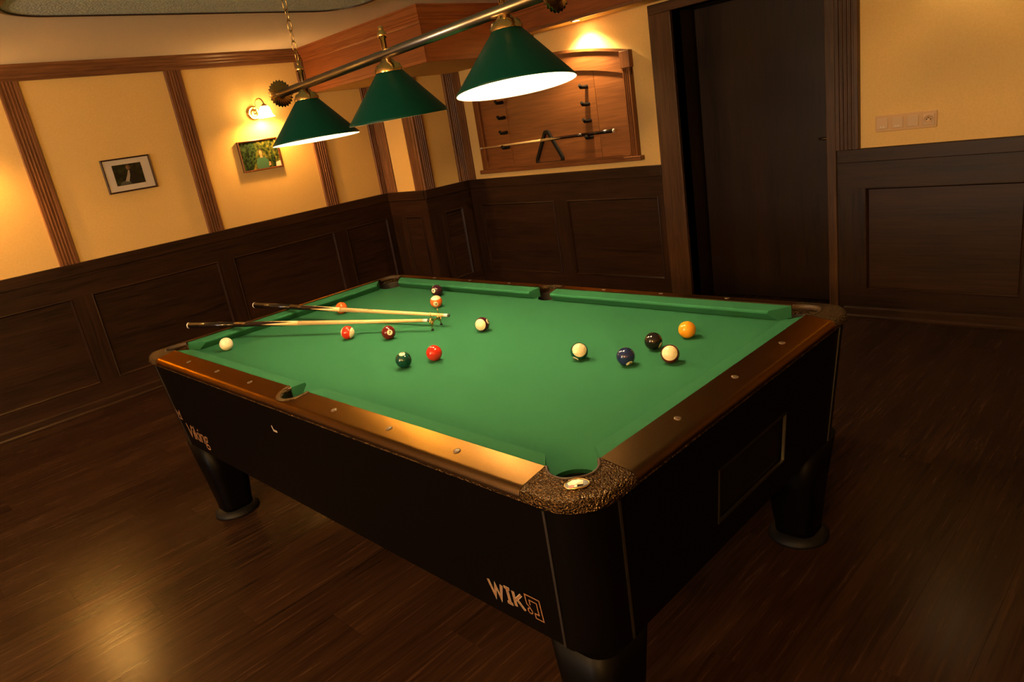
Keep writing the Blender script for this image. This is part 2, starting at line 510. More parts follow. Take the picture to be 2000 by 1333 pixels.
# --- corner column
col = struct(solo('wall_column', MB().box(XL, XC, YC, YB + 0.05, 0, BZ), 'plaster', (XL, YC, 0)), 'cream boxed column in the corner with battens and panelling', 'wall')
FCF = Frame((0, YC), (1, 0), (0, -1))
FCS = Frame((XC, 0), (0, 1), (1, 0))
wainscot(col, FCF, XL + 0.022, XC, [(-3.47, -3.21)])
batten(col, FCF, -3.60, 0.14, ZW, BZ)
batten(col, FCF, -3.172, 0.120, ZW, BZ)
wainscot(col, FCS, YC - 0.022, YB, [(2.63, 2.86)])
batten(col, FCS, 2.522, 0.125, ZW, BZ)
batten(col, FCS, 2.955, 0.125, ZW, BZ)
baseboard('baseboard_column_front', FCF, XL + 0.03, XC + 0.03, 'short dark skirting on the front of the column')
baseboard('baseboard_column_side', FCS, YC - 0.03, YB - 0.02, 'short dark skirting on the side of the column')

# --- back wall (u = x), with the door opening
FB = Frame((0, YB), (1, 0), (0, -1))
wb = MB()
wb.box(XL - 0.1, DX0, YB, YB + 0.1, 0, ZC)
wb.box(DX1, XR + 0.1, YB, YB + 0.1, 0, ZC)
wb.box(DX0, DX1, YB, YB + 0.1, DZ, ZC)
wback = struct(solo('wall_back', wb, 'plaster'), 'cream back wall holding the cue rack and the door', 'wall')
CL0, CR1 = -0.932, 0.467      # outer edges of the door casing
wainscot(wback, FB, XC, CL0, [(-2.975, -2.045), (-1.897, -0.985)])
wainscot(wback, FB, CR1 - 0.13, XR, [(0.500, 1.315), (1.45, 2.35), (2.49, 3.36)])
batten(wback, FB, -3.055, 0.10, ZW, BZ, n=3)
baseboard('baseboard_back_left', FB, XC + 0.03, CL0, 'dark skirting under the cue rack wall')
baseboard('baseboard_back_right', FB, CR1 - 0.1, XR, 'dark skirting right of the door')

# --- right and front walls, behind the viewer
FR = Frame((XR, 0), (0, 1), (-1, 0))
wr = struct(solo('wall_right', MB().box(XR, XR + 0.1, YF - 0.1, YB + 0.1, 0, ZC), 'plaster'), 'cream right wall over dark panelling', 'wall')
wainscot(wr, FR, YF, YB, [(-5.88 + 1.09 * k, -4.92 + 1.09 * k) for k in range(8)])
FF = Frame((0, YF), (1, 0), (0, 1))
wf = struct(solo('wall_front', MB().box(XL - 0.1, XR + 0.1, YF - 0.1, YF, 0, ZC), 'plaster'), 'cream wall opposite the cue rack over dark panelling', 'wall')
wainscot(wf, FF, XL, XR, [(XL + 0.08 + 1.19 * k, XL + 1.14 + 1.19 * k) for k in range(6)])
for y_ in (-4.85, -3.76, -2.67, -1.58, -0.49, 0.60, 1.69): batten(wr, FR, y_, 0.125, ZW, 2.30)
for k in range(1, 6): batten(wf, FF, XL + 0.015 + 1.19 * k, 0.125, ZW, 2.30)
baseboard('baseboard_right', FR, YF, YB, 'dark skirting along the right wall')
baseboard('baseboard_front', FF, XL, XR, 'dark skirting along the wall opposite the rack')
crown('trim_2', FR, YF, SY, CROWN, 'bat_y', 'stained crown moulding along the right wall')
crown('trim_3', FF, XL, XR, CROWN, 'bat_x', 'stained crown moulding opposite the cue rack')

# --- added window behind the viewer, its glowing panes fill in neutral light
wn = struct(empty('fill_window_1', (-0.525, YF, 1.12)), 'added fill-light window with two white sashes in the wall opposite the rack', 'window')
WX0, WX1, WWZ0, WWZ1 = -1.35, 0.30, 1.12, 2.12
FF.box(b := MB(), WX0 - 0.09, WX1 + 0.09, WWZ0 - 0.09, WWZ0, 0.0, 0.035); part('sill', b, 'wd_x', wn, bevel=0.004)
FF.box(b := MB(), WX0 - 0.09, WX1 + 0.09, WWZ1, WWZ1 + 0.09, 0.0, 0.030); part('window_casing', b, 'wd_x', wn, bevel=0.004)
for xa in (WX0 - 0.09, WX1): FF.box(b := MB(), xa, xa + 0.09, WWZ0, WWZ1, 0.0, 0.030); part('window_casing', b, 'wd_z', wn, bevel=0.004)
xm = (WX0 + WX1) / 2
for xa, xb_ in ((WX0, xm), (xm, WX1)):
    m_ = MB()
    def sr(off, d, xa=xa, xb_=xb_): return [(*FF.p(xa + off, d), WWZ0 + off), (*FF.p(xb_ - off, d), WWZ0 + off), (*FF.p(xb_ - off, d), WWZ1 - off), (*FF.p(xa + off, d), WWZ1 - off)]
    m_.rings([sr(0.0, 0.001), sr(0.0, 0.022), sr(0.045, 0.022), sr(0.050, 0.004)], True, False, False, smooth=False)
    sh_ = part('sash', m_, 'white', wn)
    part('pane', MB().add(sr(0.048, 0.004), [(0, 1, 2, 3)]), 'fillpane', sh_)

# --- wooden soffits
sb = struct(empty('trim_4', (BX, BY, BZ)), 'deep red-brown wooden soffit boxed into the ceiling corner', 'soffit')
part('soffit_underside', MB().box(XL, BX - 0.02, BY + 0.02, YB, BZ, BZ + 0.02), 'plaster', sb)
part('fascia_board', MB().box(XL, BX, BY, BY + 0.02, BZ - 0.004, ZC), 'sof_x', sb)
part('fascia_board', MB().box(BX - 0.02, BX, BY + 0.02, YB, BZ - 0.004, ZC), 'sof_y', sb)
SC = [(0, 2.285), (0.008, 2.285), (0.012, 2.296), (0.012, 2.306), (0.020, 2.312), (0.020, 2.322), (0.028, 2.328), (0.028, 2.340), (0.040, 2.352), (0.046, 2.384), (0.052, 2.388), (0.052, ZC), (0, ZC)]
b = MB(); Frame((0, BY), (1, 0), (0, -1)).hprof(b, SC, XL + 0.05, BX, 0, 1.0); part('crown_moulding', b, 'sof_x', sb)
b = MB(); Frame((BX, 0), (0, 1), (1, 0)).hprof(b, SC, BY, SY, -1.0, -1.0); part('crown_moulding', b, 'sof_y', sb)
part('lower_bead', MB().box(XL, BX + 0.006, BY - 0.006, BY, BZ - 0.006, BZ + 0.022), 'sof_x', sb, bevel=0.003)
part('lower_bead', MB().box(BX, BX + 0.006, BY, SY, BZ - 0.006, BZ + 0.022), 'sof_y', sb, bevel=0.003)

ss = struct(empty('trim_5', (BX, SY, SZ)), 'dark wooden soffit running above the cue rack and door', 'soffit')
part('fascia_board', MB().box(BX, XR, SY, SY + 0.02, SZ, ZC), 'sof_x', ss)
part('soffit_underside', MB().box(BX, XR, SY + 0.02, YB, SZ + 0.006, SZ + 0.02), 'plaster', ss)
part('lower_bead', MB().box(BX + 0.006, XR, SY - 0.008, SY + 0.024, SZ - 0.010, SZ + 0.012), 'bat_x', ss, bevel=0.004)
b = MB(); Frame((0, SY), (1, 0), (0, -1)).hprof(b, SC, BX, XR, 1.0, 0); part('crown_moulding', b, 'sof_x', ss)

# --- door in its deep dark recess
door = struct(empty('door_1', ((DX0 + DX1) / 2, YB, 0)), 'plain dark brown flush door set deep in its wooden frame', 'door')
YD = YB + DDEP
part('door_leaf', MB().box(DX0 + 0.012, DX1 - 0.002, YD, YD + 0.04, 0.006, DZ - 0.004), 'door', door, bevel=0.002)
part('jamb', MB().box(DX0 - 0.02, DX0, YB + 0.0, YD + 0.05, 0, DZ), 'door', door)
part('jamb', MB().box(DX1, DX1 + 0.02, YB + 0.0, YD + 0.05, 0, DZ), 'door', door)
part('head_jamb', MB().box(DX0 - 0.02, DX1 + 0.02, YB + 0.0, YD + 0.05, DZ, DZ + 0.02), 'door', door)
part('casing', MB().box(CL0, DX0, YB - 0.030, YB, 0, DZ + 0.0), 'cas_z', door, bevel=0.004)
part('casing', MB().box(DX1, DX1 + 0.056, YB - 0.030, YB, 0, DZ), 'cas_z', door, bevel=0.004)
b = MB(); FB.vprof(b, [((DX1 + 0.056 + CR1) / 2 + a, d) for a, d in flute_prof(CR1 - DX1 - 0.056, 0.034, 4)], ZW, DZ)
part('fluted_casing', b, 'cas_z', door)
part('head_casing', MB().box(CL0, CR1, YB - 0.030, YB, DZ, SZ - 0.012), 'cas_x', door, bevel=0.004)
hd = part('handle_rose', MB().lathe((0.235, YD, 1.122), [(0.0, -0.008), (0.024, -0.008), (0.024, 0.0)], 20, 'y'), 'chrome', door)
b = MB().tube([(0.235, YD - 0.008, 1.122), (0.235, YD - 0.045, 1.122), (0.225, YD - 0.052, 1.122), (0.13, YD - 0.052, 1.122)], 0.0085, 8)
part('lever', b, 'chrome', hd)

# ------------------------------------------------------------------ downlights in the soffit
def downlight(x, label, watts):
    y, z = 2.895, SZ + 0.006
    t = tag(empty('recessed_downlight', (x, y, z)), label, 'downlight', 'downlights in the back soffit')
    part('bezel', MB().lathe((x, y, z), [(0.030, 0.0), (0.030, -0.004), (0.042, -0.005), (0.044, 0.0)], 28), 'brass', t)
    part('lens', MB().lathe((x, y, z), [(0.0, -0.001), (0.030, -0.001)], 24), 'spotface', t)
    ld = bpy.data.lights.new('downlight_beam', 'SPOT')
    ld.energy = watts; ld.color = SPOT_C; ld.spot_size = math.radians(125); ld.spot_blend = 0.8; ld.shadow_soft_size = 0.025
    lo = bpy.data.objects.new('downlight_beam', ld); COL.objects.link(lo)
    lo.location = (0, 0, -0.012); lo.parent = t
downlight(-1.49, 'recessed downlight in the soffit above the cue rack', SPOT_W)
downlight(1.06, 'recessed downlight in the soffit right of the door', SPOT_W * 0.035)

# ------------------------------------------------------------------ wall sconces
def sconce(F, u, z, label):
    """gooseneck brass arm with a tulip glass hanging mouth down"""
    base = F.p(u, 0)
    t = tag(empty('wall_sconce', (base.x, base.y, z)), label, 'wall lamp', 'brass wall sconces')
    ax = 'x' if abs(F.n.x) > 0.5 else 'y'
    sg = F.n.x if ax == 'x' else F.n.y
    prof = [(0.0, 0.012), (0.030, 0.014), (0.036, 0.010), (0.046, 0.018), (0.054, 0.016), (0.058, 0.0)]
    part('back_plate', MB().lathe((base.x, base.y, z), [(r, h * sg) for r, h in prof], 32, ax), 'abrass', t)
    def q(d, dz): p = F.p(u + d * 0.35, d); return (p.x, p.y, z + dz)
    pts = [q(0.012, -0.008), q(0.035, -0.004)]
    for k in range(0, 11):
        a = math.pi * (1.02 - k / 10.0)
        pts.append(q(0.082 + 0.042 * math.cos(a), 0.055 + 0.048 * math.sin(a)))
    pts.append(q(0.124, 0.045))
    part('arm', MB().tube(pts, 0.006, 10), 'abrass', t)
    c = q(0.124, 0.0)
    part('gallery', MB().lathe((c[0], c[1], z), [(0.0, 0.058), (0.012, 0.056), (0.024, 0.044), (0.026, 0.034), (0.022, 0.034)], 24), 'abrass', t)
    g = MB(); n = 48; rs = []
    for r, h, w in [(0.022, 0.040, 0), (0.034, 0.032, 0), (0.043, 0.014, 0), (0.046, -0.006, 0.01), (0.047, -0.022, 0.03), (0.053, -0.038, 0.06), (0.063, -0.050, 0.10)]:
        rs.append([(c[0] + r * (1 + w * math.cos(6 * 2 * math.pi * i / n)) * math.cos(2 * math.pi * i / n), c[1] + r * (1 + w * math.cos(6 * 2 * math.pi * i / n)) * math.sin(2 * math.pi * i / n), z + h) for i in range(n)])
    g.rings(rs, True, False, False)
    part('glass_shade', g, 'sc_glass', t)
    part('bulb', MB().sphere((c[0], c[1], z - 0.012), 0.020, 14, 10, 0, 1.5), 'sc_bulb', t)
sconce(FL, 1.315, 1.928, 'lit brass wall sconce above the colour photograph, between two battens')
sconce(FL, -0.93, 1.932, 'lit brass wall sconce left of the small mounted photograph')

# ------------------------------------------------------------------ added opal globes behind the viewer, warm fill for the walls
def globe(x, y, z, label):
    t = tag(empty('fill_globe_pendant', (x, y, ZC)), label, 'added fill lamp', 'added opal fill globes')
    part('canopy', MB().lathe((x, y, ZC), [(0.0, -0.030), (0.045, -0.024), (0.050, 0.0)], 24), 'abrass', t)
    part('rod', MB().tube([(x, y, ZC - 0.028), (x, y, z + 0.17)], 0.006, 8), 'abrass', t)
    part('gallery', MB().lathe((x, y, z), [(0.0, 0.185), (0.030, 0.180), (0.062, 0.150), (0.064, 0.138), (0.050, 0.138)], 28), 'abrass', t)
    part('glass_globe', MB().sphere((x, y, z), 0.150, 32, 18), 'globe', t)
globe(0.15, -3.45, 1.93, 'added opal globe fill light nearer the fill window')
globe(2.20, -3.45, 1.93, 'added opal globe fill light farther from the fill window')

# ------------------------------------------------------------------ framed photographs (u = y, v = z)
def pane_poly(mb, F, pts, d):
    mb.add([(*F.p(a, d), b) for a, b in pts], [tuple(range(len(pts)))])
def ell(cx, cz, rx, rz, n=18):
    return [(cx + rx * math.cos(2 * math.pi * i / n), cz + rz * math.sin(2 * math.pi * i / n)) for i in range(n)]

def foliage(name, cols, scale):
    m, nt, b_ = new_mat(name)
    tc = nd(nt, 'ShaderNodeTexCoord'); n1 = nd(nt, 'ShaderNodeTexNoise')
    n1.inputs['Scale'].default_value = scale; n1.inputs['Detail'].default_value = 5
    cr = nd(nt, 'ShaderNodeValToRGB')
    e = cr.color_ramp.elements
    e[0].position = 0.36; e[0].color = (*cols[0], 1); e[1].position = 0.68; e[1].color = (*cols[-1], 1)
    for k, c in enumerate(cols[1:-1]):
        q = e.new(0.36 + 0.32 * (k + 1) / (len(cols) - 1)); q.color = (*c, 1)
    nt.links.new(tc.outputs['Object'], n1.inputs['Vector']); nt.links.new(n1.outputs[0], cr.inputs[0]); nt.links.new(cr.outputs[0], b_.inputs['Base Color'])
    b_.inputs['Roughness'].default_value = 0.25
    return m
M['ph_dark'] = foliage('photo_dark_garden', [(0.010, 0.011, 0.006), (0.020, 0.022, 0.010), (0.035, 0.040, 0.015)], 22)
M['ph_green'] = foliage('photo_green_garden', [(0.008, 0.015, 0.006), (0.022, 0.040, 0.010), (0.085, 0.085, 0.018), (0.19, 0.15, 0.03)], 38)
M['ph_leaf'] = foliage('photo_dark_leaves', [(0.004, 0.010, 0.006), (0.012, 0.030, 0.014), (0.03, 0.06, 0.02)], 60)
M['skin'] = simple('photo_skin', (0.48, 0.22, 0.12), 0.3)
M['skin2'] = simple('photo_dim_skin', (0.20, 0.12, 0.07), 0.3)
M['hair'] = simple('photo_hair', (0.02, 0.012, 0.008), 0.3)
M['hair2'] = simple('photo_fair_hair', (0.09, 0.055, 0.022), 0.3)
M['teal'] = simple('photo_teal_jumper', (0.030, 0.095, 0.072), 0.3)
M['shirt'] = simple('photo_white_shirt', (0.34, 0.30, 0.26), 0.3)
M['jacket'] = simple('photo_dark_jacket', (0.012, 0.011, 0.010), 0.3)
M['jeans'] = simple('photo_grey_jeans', (0.075, 0.085, 0.070), 0.3)

def frame_obj(name, label, F, u0, u1, z0, z1, fw, mat):
    c = F.p((u0 + u1) / 2, 0)
    t = tag(empty(name, (c.x, c.y, z0)), label, 'picture')
    def ring(off, d): return [(*F.p(u0 + off, d), z0 + off), (*F.p(u1 - off, d), z0 + off), (*F.p(u1 - off, d), z1 - off), (*F.p(u0 + off, d), z1 - off)]
    b = MB().rings([ring(0, 0.001), ring(0, 0.020), ring(0.003, 0.022), ring(fw - 0.002, 0.020), ring(fw, 0.010)], True, False, False, smooth=False)
    part('frame', b, mat, t)
    return t
def flat(name, t, F, pts, d, mat, parent=None):
    b = MB(); pane_poly(b, F, pts, d); return part(name, b, mat, parent or t, fix=False)

# dark mounted photo
P1 = frame_obj('framed_photo', 'small dark framed photograph in a wide white mount, person seated outdoors', FL, 0.060, 0.402, 1.487, 1.728, 0.011, 'frame_dk')
flat('mount', P1, FL, [(0.068, 1.495), (0.394, 1.495), (0.394, 1.720), (0.068, 1.720)], 0.011, 'mat')
pr = flat('print', P1, FL, [(0.128, 1.535), (0.330, 1.535), (0.330, 1.682), (0.128, 1.682)], 0.0120, 'ph_dark')
flat('jacket_shape', P1, FL, [(0.205, 1.537), (0.300, 1.537), (0.288, 1.585), (0.268, 1.630), (0.245, 1.643), (0.225, 1.636)], 0.0124, 'jacket', pr)
flat('jeans_shape', P1, FL, [(0.150, 1.537), (0.232, 1.537), (0.222, 1.560), (0.185, 1.566), (0.160, 1.556)], 0.0126, 'jeans', pr)
flat('shirt_shape', P1, FL, [(0.192, 1.562), (0.218, 1.556), (0.236, 1.600), (0.240, 1.636), (0.231, 1.637), (0.216, 1.604)], 0.0128, 'shirt', pr)
flat('hair_shape', P1, FL, ell(0.236, 1.659, 0.017, 0.019), 0.0126, 'hair2', pr)
flat('face_shape', P1, FL, ell(0.231, 1.654, 0.010, 0.013), 0.0130, 'skin2', pr)
# colour photo
P2 = frame_obj('framed_photo', 'red-brown framed colour photograph of a person in teal, under the lit sconce', FL, 1.100, 1.455, 1.474, 1.720, 0.012, 'frame_br')
pr = flat('print', P2, FL, [(1.110, 1.484), (1.445, 1.484), (1.445, 1.710), (1.110, 1.710)], 0.0115, 'ph_green')
flat('leaf_shape', P2, FL, [(1.112, 1.486), (1.190, 1.486), (1.215, 1.540), (1.235, 1.600), (1.250, 1.660), (1.235, 1.706), (1.150, 1.706), (1.112, 1.690)], 0.0118, 'ph_leaf', pr)
flat('leaf_shape', P2, FL, [(1.370, 1.486), (1.395, 1.486), (1.405, 1.560), (1.385, 1.640), (1.372, 1.600)], 0.0118, 'ph_leaf', pr)
flat('path_shape', P2, FL, [(1.395, 1.486), (1.443, 1.486), (1.443, 1.530), (1.400, 1.520)], 0.0119, 'mat', pr)
flat('torso_shape', P2, FL, [(1.226, 1.492), (1.252, 1.486), (1.330, 1.486), (1.342, 1.510), (1.335, 1.545), (1.318, 1.572), (1.292, 1.580), (1.268, 1.580), (1.240, 1.568), (1.228, 1.535)], 0.0122, 'teal', pr)
flat('neck_shape', P2, FL, [(1.270, 1.574), (1.292, 1.574), (1.290, 1.600), (1.272, 1.600)], 0.0124, 'skin', pr)
flat('hair_shape', P2, FL, ell(1.281, 1.622, 0.019, 0.022), 0.0124, 'hair', pr)
flat('face_shape', P2, FL, ell(1.281, 1.613, 0.014, 0.020), 0.0127, 'skin', pr)
flat('arm_shape', P2, FL, [(1.332, 1.498), (1.352, 1.505), (1.352, 1.530), (1.340, 1.535)], 0.0125, 'skin', pr)

# ------------------------------------------------------------------ switch and socket plate
sw = tag(empty('switch_plate', (0.714, YB, 1.15)), 'four-gang clear white switch and socket plate beside the door', 'switch')
part('plate', MB().box(0.552, 0.876, YB - 0.009, YB, 1.150, 1.244), 'plate', sw, bevel=0.004)
for k in range(4):
    cx = 0.552 + 0.0405 + 0.081 * k; cz = 1.197
    if k < 3:
        w = part('rocker' if k < 2 else 'blank_insert', MB().box(cx - 0.030, cx + 0.030, YB - 0.015, YB - 0.008, cz - 0.031, cz + 0.031), 'rocker', sw, bevel=0.003)
        if k < 2:
            for dx in (-0.007, 0.007):
                part('indicator', MB().box(cx + dx - 0.004, cx + dx + 0.004, YB - 0.0165, YB - 0.0145, cz - 0.022, cz - 0.016), 'white', w)
    else:
        w = part('socket_insert', MB().box(cx - 0.030, cx + 0.030, YB - 0.013, YB - 0.008, cz - 0.031, cz + 0.031), 'rocker', sw, bevel=0.003)
        part('socket_well', MB().lathe((cx, YB, cz), [(0.024, -0.018), (0.022, -0.018), (0.020, -0.0135), (0.0, -0.0135)], 24, 'y'), 'plate', w)
        for dx in (-0.0095, 0.0095):
            part('pin_hole', MB().lathe((cx + dx, YB, cz), [(0.0035, -0.0142), (0.0, -0.0142)], 10, 'y'), 'dark', w)
        part('earth_pin', MB().lathe((cx, YB, cz + 0.010), [(0.0028, -0.0138), (0.0028, -0.026), (0.0, -0.027)], 10, 'y'), 'chrome', w)

# ------------------------------------------------------------------ cue rack on the back wall
RX0, RX1, RZ0, RZ1 = -2.845, -1.115, 1.135, 1.885
rk = tag(empty('cue_rack', ((RX0 + RX1) / 2, YB, RZ0)), 'wide oak cue rack with an arched top on the back wall', 'cue rack')
def archz(x, sag=0.105):
    t = (x - (RX0 + RX1) / 2) / ((RX1 - RX0) / 2)
    return RZ1 + sag * max(0.0, 1 - (t * t))
N = 24
# back boards: three vertical boards, arched along the top
edges = [RX0 + 0.06, -2.455, -1.470, RX1 - 0.06]
for k in range(3):
    xs = [edges[k] + 0.0015 + (edges[k + 1] - edges[k] - 0.003) * i / 12 for i in range(13)]
    lo = [(x_, RZ0) for x_ in xs]; hi = [(x_, archz(x_) - 0.02) for x_ in reversed(xs)]
    loop = lo + hi
    v0 = [(a, YB - 0.001, c) for a, c in loop]; v1 = [(a, YB - 0.018, c) for a, c in loop]
    part('back_board', MB().rings([v0, v1], True, True, True, smooth=False), 'rack_x', rk)
# arched header board
xs = [RX0 + (RX1 - RX0) * i / N for i in range(N + 1)]
loop = [(x_, archz(x_) - 0.155 + 0.02 * (1 - ((x_ - RX0) / (RX1 - RX0) * 2 - 1) ** 2)) for x_ in xs] + [(x_, archz(x_)) for x_ in reversed(xs)]
part('arched_header', MB().rings([[(a, YB - 0.016, c) for a, c in loop], [(a, YB - 0.030, c) for a, c in loop]], True, True, True, smooth=False), 'rack_x', rk)
loop = [(x_, archz(x_) - 0.004) for x_ in xs] + [(x_, archz(x_) + 0.016) for x_ in reversed(xs)]
part('arched_moulding', MB().rings([[(a, YB - 0.0, c) for a, c in loop], [(a, YB - 0.046, c) for a, c in loop]], True, True, True, smooth=False), 'rack_x', rk)
for xa, sg in ((RX0, 1), (RX1, -1)):
    cxm = xa + sg * 0.035
    b = MB(); FB.vprof(b, [(cxm + a, d + 0.016) for a, d in flute_prof(0.070, 0.028, 3)], RZ0, RZ1 - 0.10)
    part('fluted_stile', b, 'rack_z', rk)
    part('corner_block', MB().box(xa - sg * 0.008, xa + sg * 0.078, YB - 0.052, YB - 0.001, RZ1 - 0.105, RZ1 + 0.016), 'rack_z', rk, bevel=0.004)
    part('side_edge', MB().box(xa, xa + sg * 0.072, YB - 0.017, YB - 0.001, RZ0, RZ1), 'rack_z', rk)
part('bottom_shelf', MB().box(RX0 - 0.03, RX1 + 0.03, YB - 0.060, YB - 0.001, RZ0 - 0.022, RZ0 + 0.012), 'rack_x', rk, bevel=0.004)
part('shelf_lip', MB().box(RX0 + 0.07, RX1 - 0.07, YB - 0.052, YB - 0.044, RZ0 + 0.012, RZ0 + 0.030), 'rack_x', rk, bevel=0.002)
PEGZ = (1.710, 1.582, 1.456, 1.330)
for px_ in (-2.49, -1.548):
    for pz in PEGZ:
        g = MB().tube([(px_, YB - 0.018, pz - 0.006), (px_, YB - 0.050, pz - 0.008), (px_, YB - 0.090, pz - 0.006), (px_, YB - 0.106, pz + 0.012)], [0.016, 0.014, 0.014, 0.012], 10)
        part('cue_peg', g, 'rubber', rk)

# ------------------------------------------------------------------ cues
def cue_mat(L0, L1):
    """dark butt with pale spear points; x along the cue in metres from the butt"""
    m, nt, b_ = new_mat('cue_splice'); L = nt.links
    tc = nd(nt, 'ShaderNodeTexCoord'); sp = nd(nt, 'ShaderNodeSeparateXYZ'); L.new(tc.outputs['Object'], sp.inputs[0])
    an = nd(nt, 'ShaderNodeMath', operation='ARCTAN2'); L.new(sp.outputs[1], an.inputs[0]); L.new(sp.outputs[2], an.inputs[1])
    k = nd(nt, 'ShaderNodeMath', operation='MULTIPLY'); L.new(an.outputs[0], k.inputs[0]); k.inputs[1].default_value = 4 / (2 * math.pi)
    pp = nd(nt, 'ShaderNodeMath', operation='PINGPONG'); L.new(k.outputs[0], pp.inputs[0]); pp.inputs[1].default_value = 0.5
    mr = nd(nt, 'ShaderNodeMapRange'); L.new(sp.outputs[0], mr.inputs['Value'])
    mr.inputs['From Min'].default_value = L0; mr.inputs['From Max'].default_value = L1; mr.inputs['To Min'].default_value = 0.0; mr.inputs['To Max'].default_value = 0.52
    lt = nd(nt, 'ShaderNodeMath', operation='LESS_THAN'); L.new(pp.outputs[0], lt.inputs[0]); L.new(mr.outputs[0], lt.inputs[1])
    mx = nd(nt, 'ShaderNodeMix', data_type='RGBA'); L.new(lt.outputs[0], mx.inputs[0])
    mx.inputs[6].default_value = (0.014, 0.006, 0.005, 1); mx.inputs[7].default_value = (0.68, 0.48, 0.22, 1)
    L.new(mx.outputs[2], b_.inputs['Base Color']); b_.inputs['Roughness'].default_value = 0.18
    return m

def cue(butt, tip, label, name='pool_cue', r0=0.0145, r1=0.0062, wrap=None):
    butt = Vector(butt); tip = Vector(tip); L = (tip - butt).length
    t = tag(empty(name, butt), label, 'cue')
    t.rotation_mode = 'QUATERNION'
    t.rotation_quaternion = (tip - butt).to_track_quat('X', 'Z')
    def R(x): return r0 + (r1 - r0) * (x / L)
    def seg(nm, xs, mat, cap=True):
        b = MB().lathe((0, 0, 0), [(R(x) if not isinstance(x, tuple) else x[1], x if not isinstance(x, tuple) else x[0]) for x in xs], 20, 'x', cap=cap)
        return link(nm, b.mesh(nm), mat, t)
    seg('bumper', [(0.0, r0 * 0.75), (0.003, r0), 0.009], 'white')
    seg('butt', [0.009, 0.15, 0.30], 'cueblack')
    L0, L1 = 0.36 * L, 0.50 * L
    seg('spliced_forearm', [0.30, 0.40, L0, L1], cue_mat(L0 - 0.02, L1 - 0.02))
    seg('shaft', [L1, L - 0.030], 'maple')
    seg('ferrule', [L - 0.030, L - 0.009], 'white')
    seg('leather_tip', [L - 0.009, L - 0.003, (L, R(L) * 0.6)], 'leather')
    return t

cue((-1.421, -0.425, 0.8565), (-0.173, 0.082, 0.836), 'black-butted maple cue lying nearer the white cue ball, tip on the brass rest')
cue((-1.425, -0.078, 0.8560), (-0.120, 0.146, 0.842), 'black-butted maple cue lying farther from the white cue ball, across the orange ball')
CY_ = YB - 0.072
cue((-1.290, CY_, 1.3528), (-2.81, CY_, 1.3440), 'single cue lying on the lowest pegs of the wall rack')

# ------------------------------------------------------------------ triangle standing on the rack shelf
def round_tri(pts, r, n=6):
    out = []
    P = [Vector(p) for p in pts]
    for i in range(3):
        a, b_, c = P[i - 1], P[i], P[(i + 1) % 3]
        d0 = (a - b_).normalized(); d1 = (c - b_).normalized()
        ang = d0.angle(d1); t = r / math.tan(ang / 2)
        ctr = b_ + (d0 + d1).normalized() * (r / math.sin(ang / 2))
        s0 = b_ + d0 * t - ctr; s1 = b_ + d1 * t - ctr
        a0 = math.atan2(s0.y, s0.x); a1 = math.atan2(s1.y, s1.x)
        da = (a1 - a0 + math.pi) % (2 * math.pi) - math.pi
        out += [(ctr.x + r * math.cos(a0 + da * k / n), ctr.y + r * math.sin(a0 + da * k / n)) for k in range(n + 1)]
    return out
tz = RZ0 + 0.0125
to = round_tri([(-2.195, tz), (-1.835, tz), (-2.015, tz + 0.312)], 0.035)
ti = round_tri([(-2.195 + 0.038, tz + 0.020), (-1.835 - 0.038, tz + 0.020), (-2.015, tz + 0.312 - 0.046)], 0.016)
tb = MB()
y0_, y1_ = YB - 0.0425, YB - 0.0200
def tl(loop, y): return [(a, y, c) for a, c in loop]
rs = [tl(to, y0_), tl(to, y1_), tl(ti, y1_), tl(ti, y0_), tl(to, y0_)]
tb.rings(rs, True, False, False, smooth=False)
tri = tag(solo('ball_triangle', tb, 'rubber', (-2.015, YB - 0.03, tz)), 'black plastic ball triangle standing on the rack shelf', 'triangle')

# ------------------------------------------------------------------ pool table
tbl = tag(empty('pool_table', (0, 0, 0)), 'black pool table with green cloth in the middle of the room', 'pool table')
PCX, PCY, PR = 1.142, 0.582, 0.061        # corner pocket circle
SPY, SPR = 0.628, 0.056                   # side pocket circle

def arc(cx, cy, r, a0, a1, n=10):
    return [(cx + r * math.cos(math.radians(a0 + (a1 - a0) * k / n)), cy + r * math.sin(math.radians(a0 + (a1 - a0) * k / n))) for k in range(n + 1)]

# bed outline: rectangle with pocket cut-outs
bx, by = 1.168, 0.608
loop = []
def cutcorner(sx, sy):
    # arc of the pocket circle inside the bed, from the x edge to the y edge
    dx = math.sqrt(PR ** 2 - (by - PCY) ** 2); dy = math.sqrt(PR ** 2 - (bx - PCX) ** 2)
    p0 = (bx, PCY - dy); p1 = (PCX - dx, by)
    a0 = math.degrees(math.atan2(p0[1] - PCY, p0[0] - PCX)); a1 = math.degrees(math.atan2(p1[1] - PCY, p1[0] - PCX))
    if a1 > a0: a1 -= 360
    pts = arc(PCX, PCY, PR, a0, a1, 14)
    return [(x_ * sx, y_ * sy) for x_, y_ in pts]
def cutside(sy):
    dx = math.sqrt(SPR ** 2 - (by - SPY) ** 2)
    a0 = math.degrees(math.atan2(by - SPY, dx)); a1 = -180 - a0
    pts = arc(0, SPY, SPR, a0, a1, 14)
    return [(x_, y_ * sy) for x_, y_ in pts]
loop += cutcorner(1, 1) + cutside(1) + list(reversed(cutcorner(-1, 1))) + cutcorner(-1, -1) + [(-x_, y_) for x_, y_ in cutside(-1)] + list(reversed(cutcorner(1, -1)))
bb = MB().prism(loop, ZB - 0.028, ZB)
part('bed_cloth', bb, 'cloth', tbl)

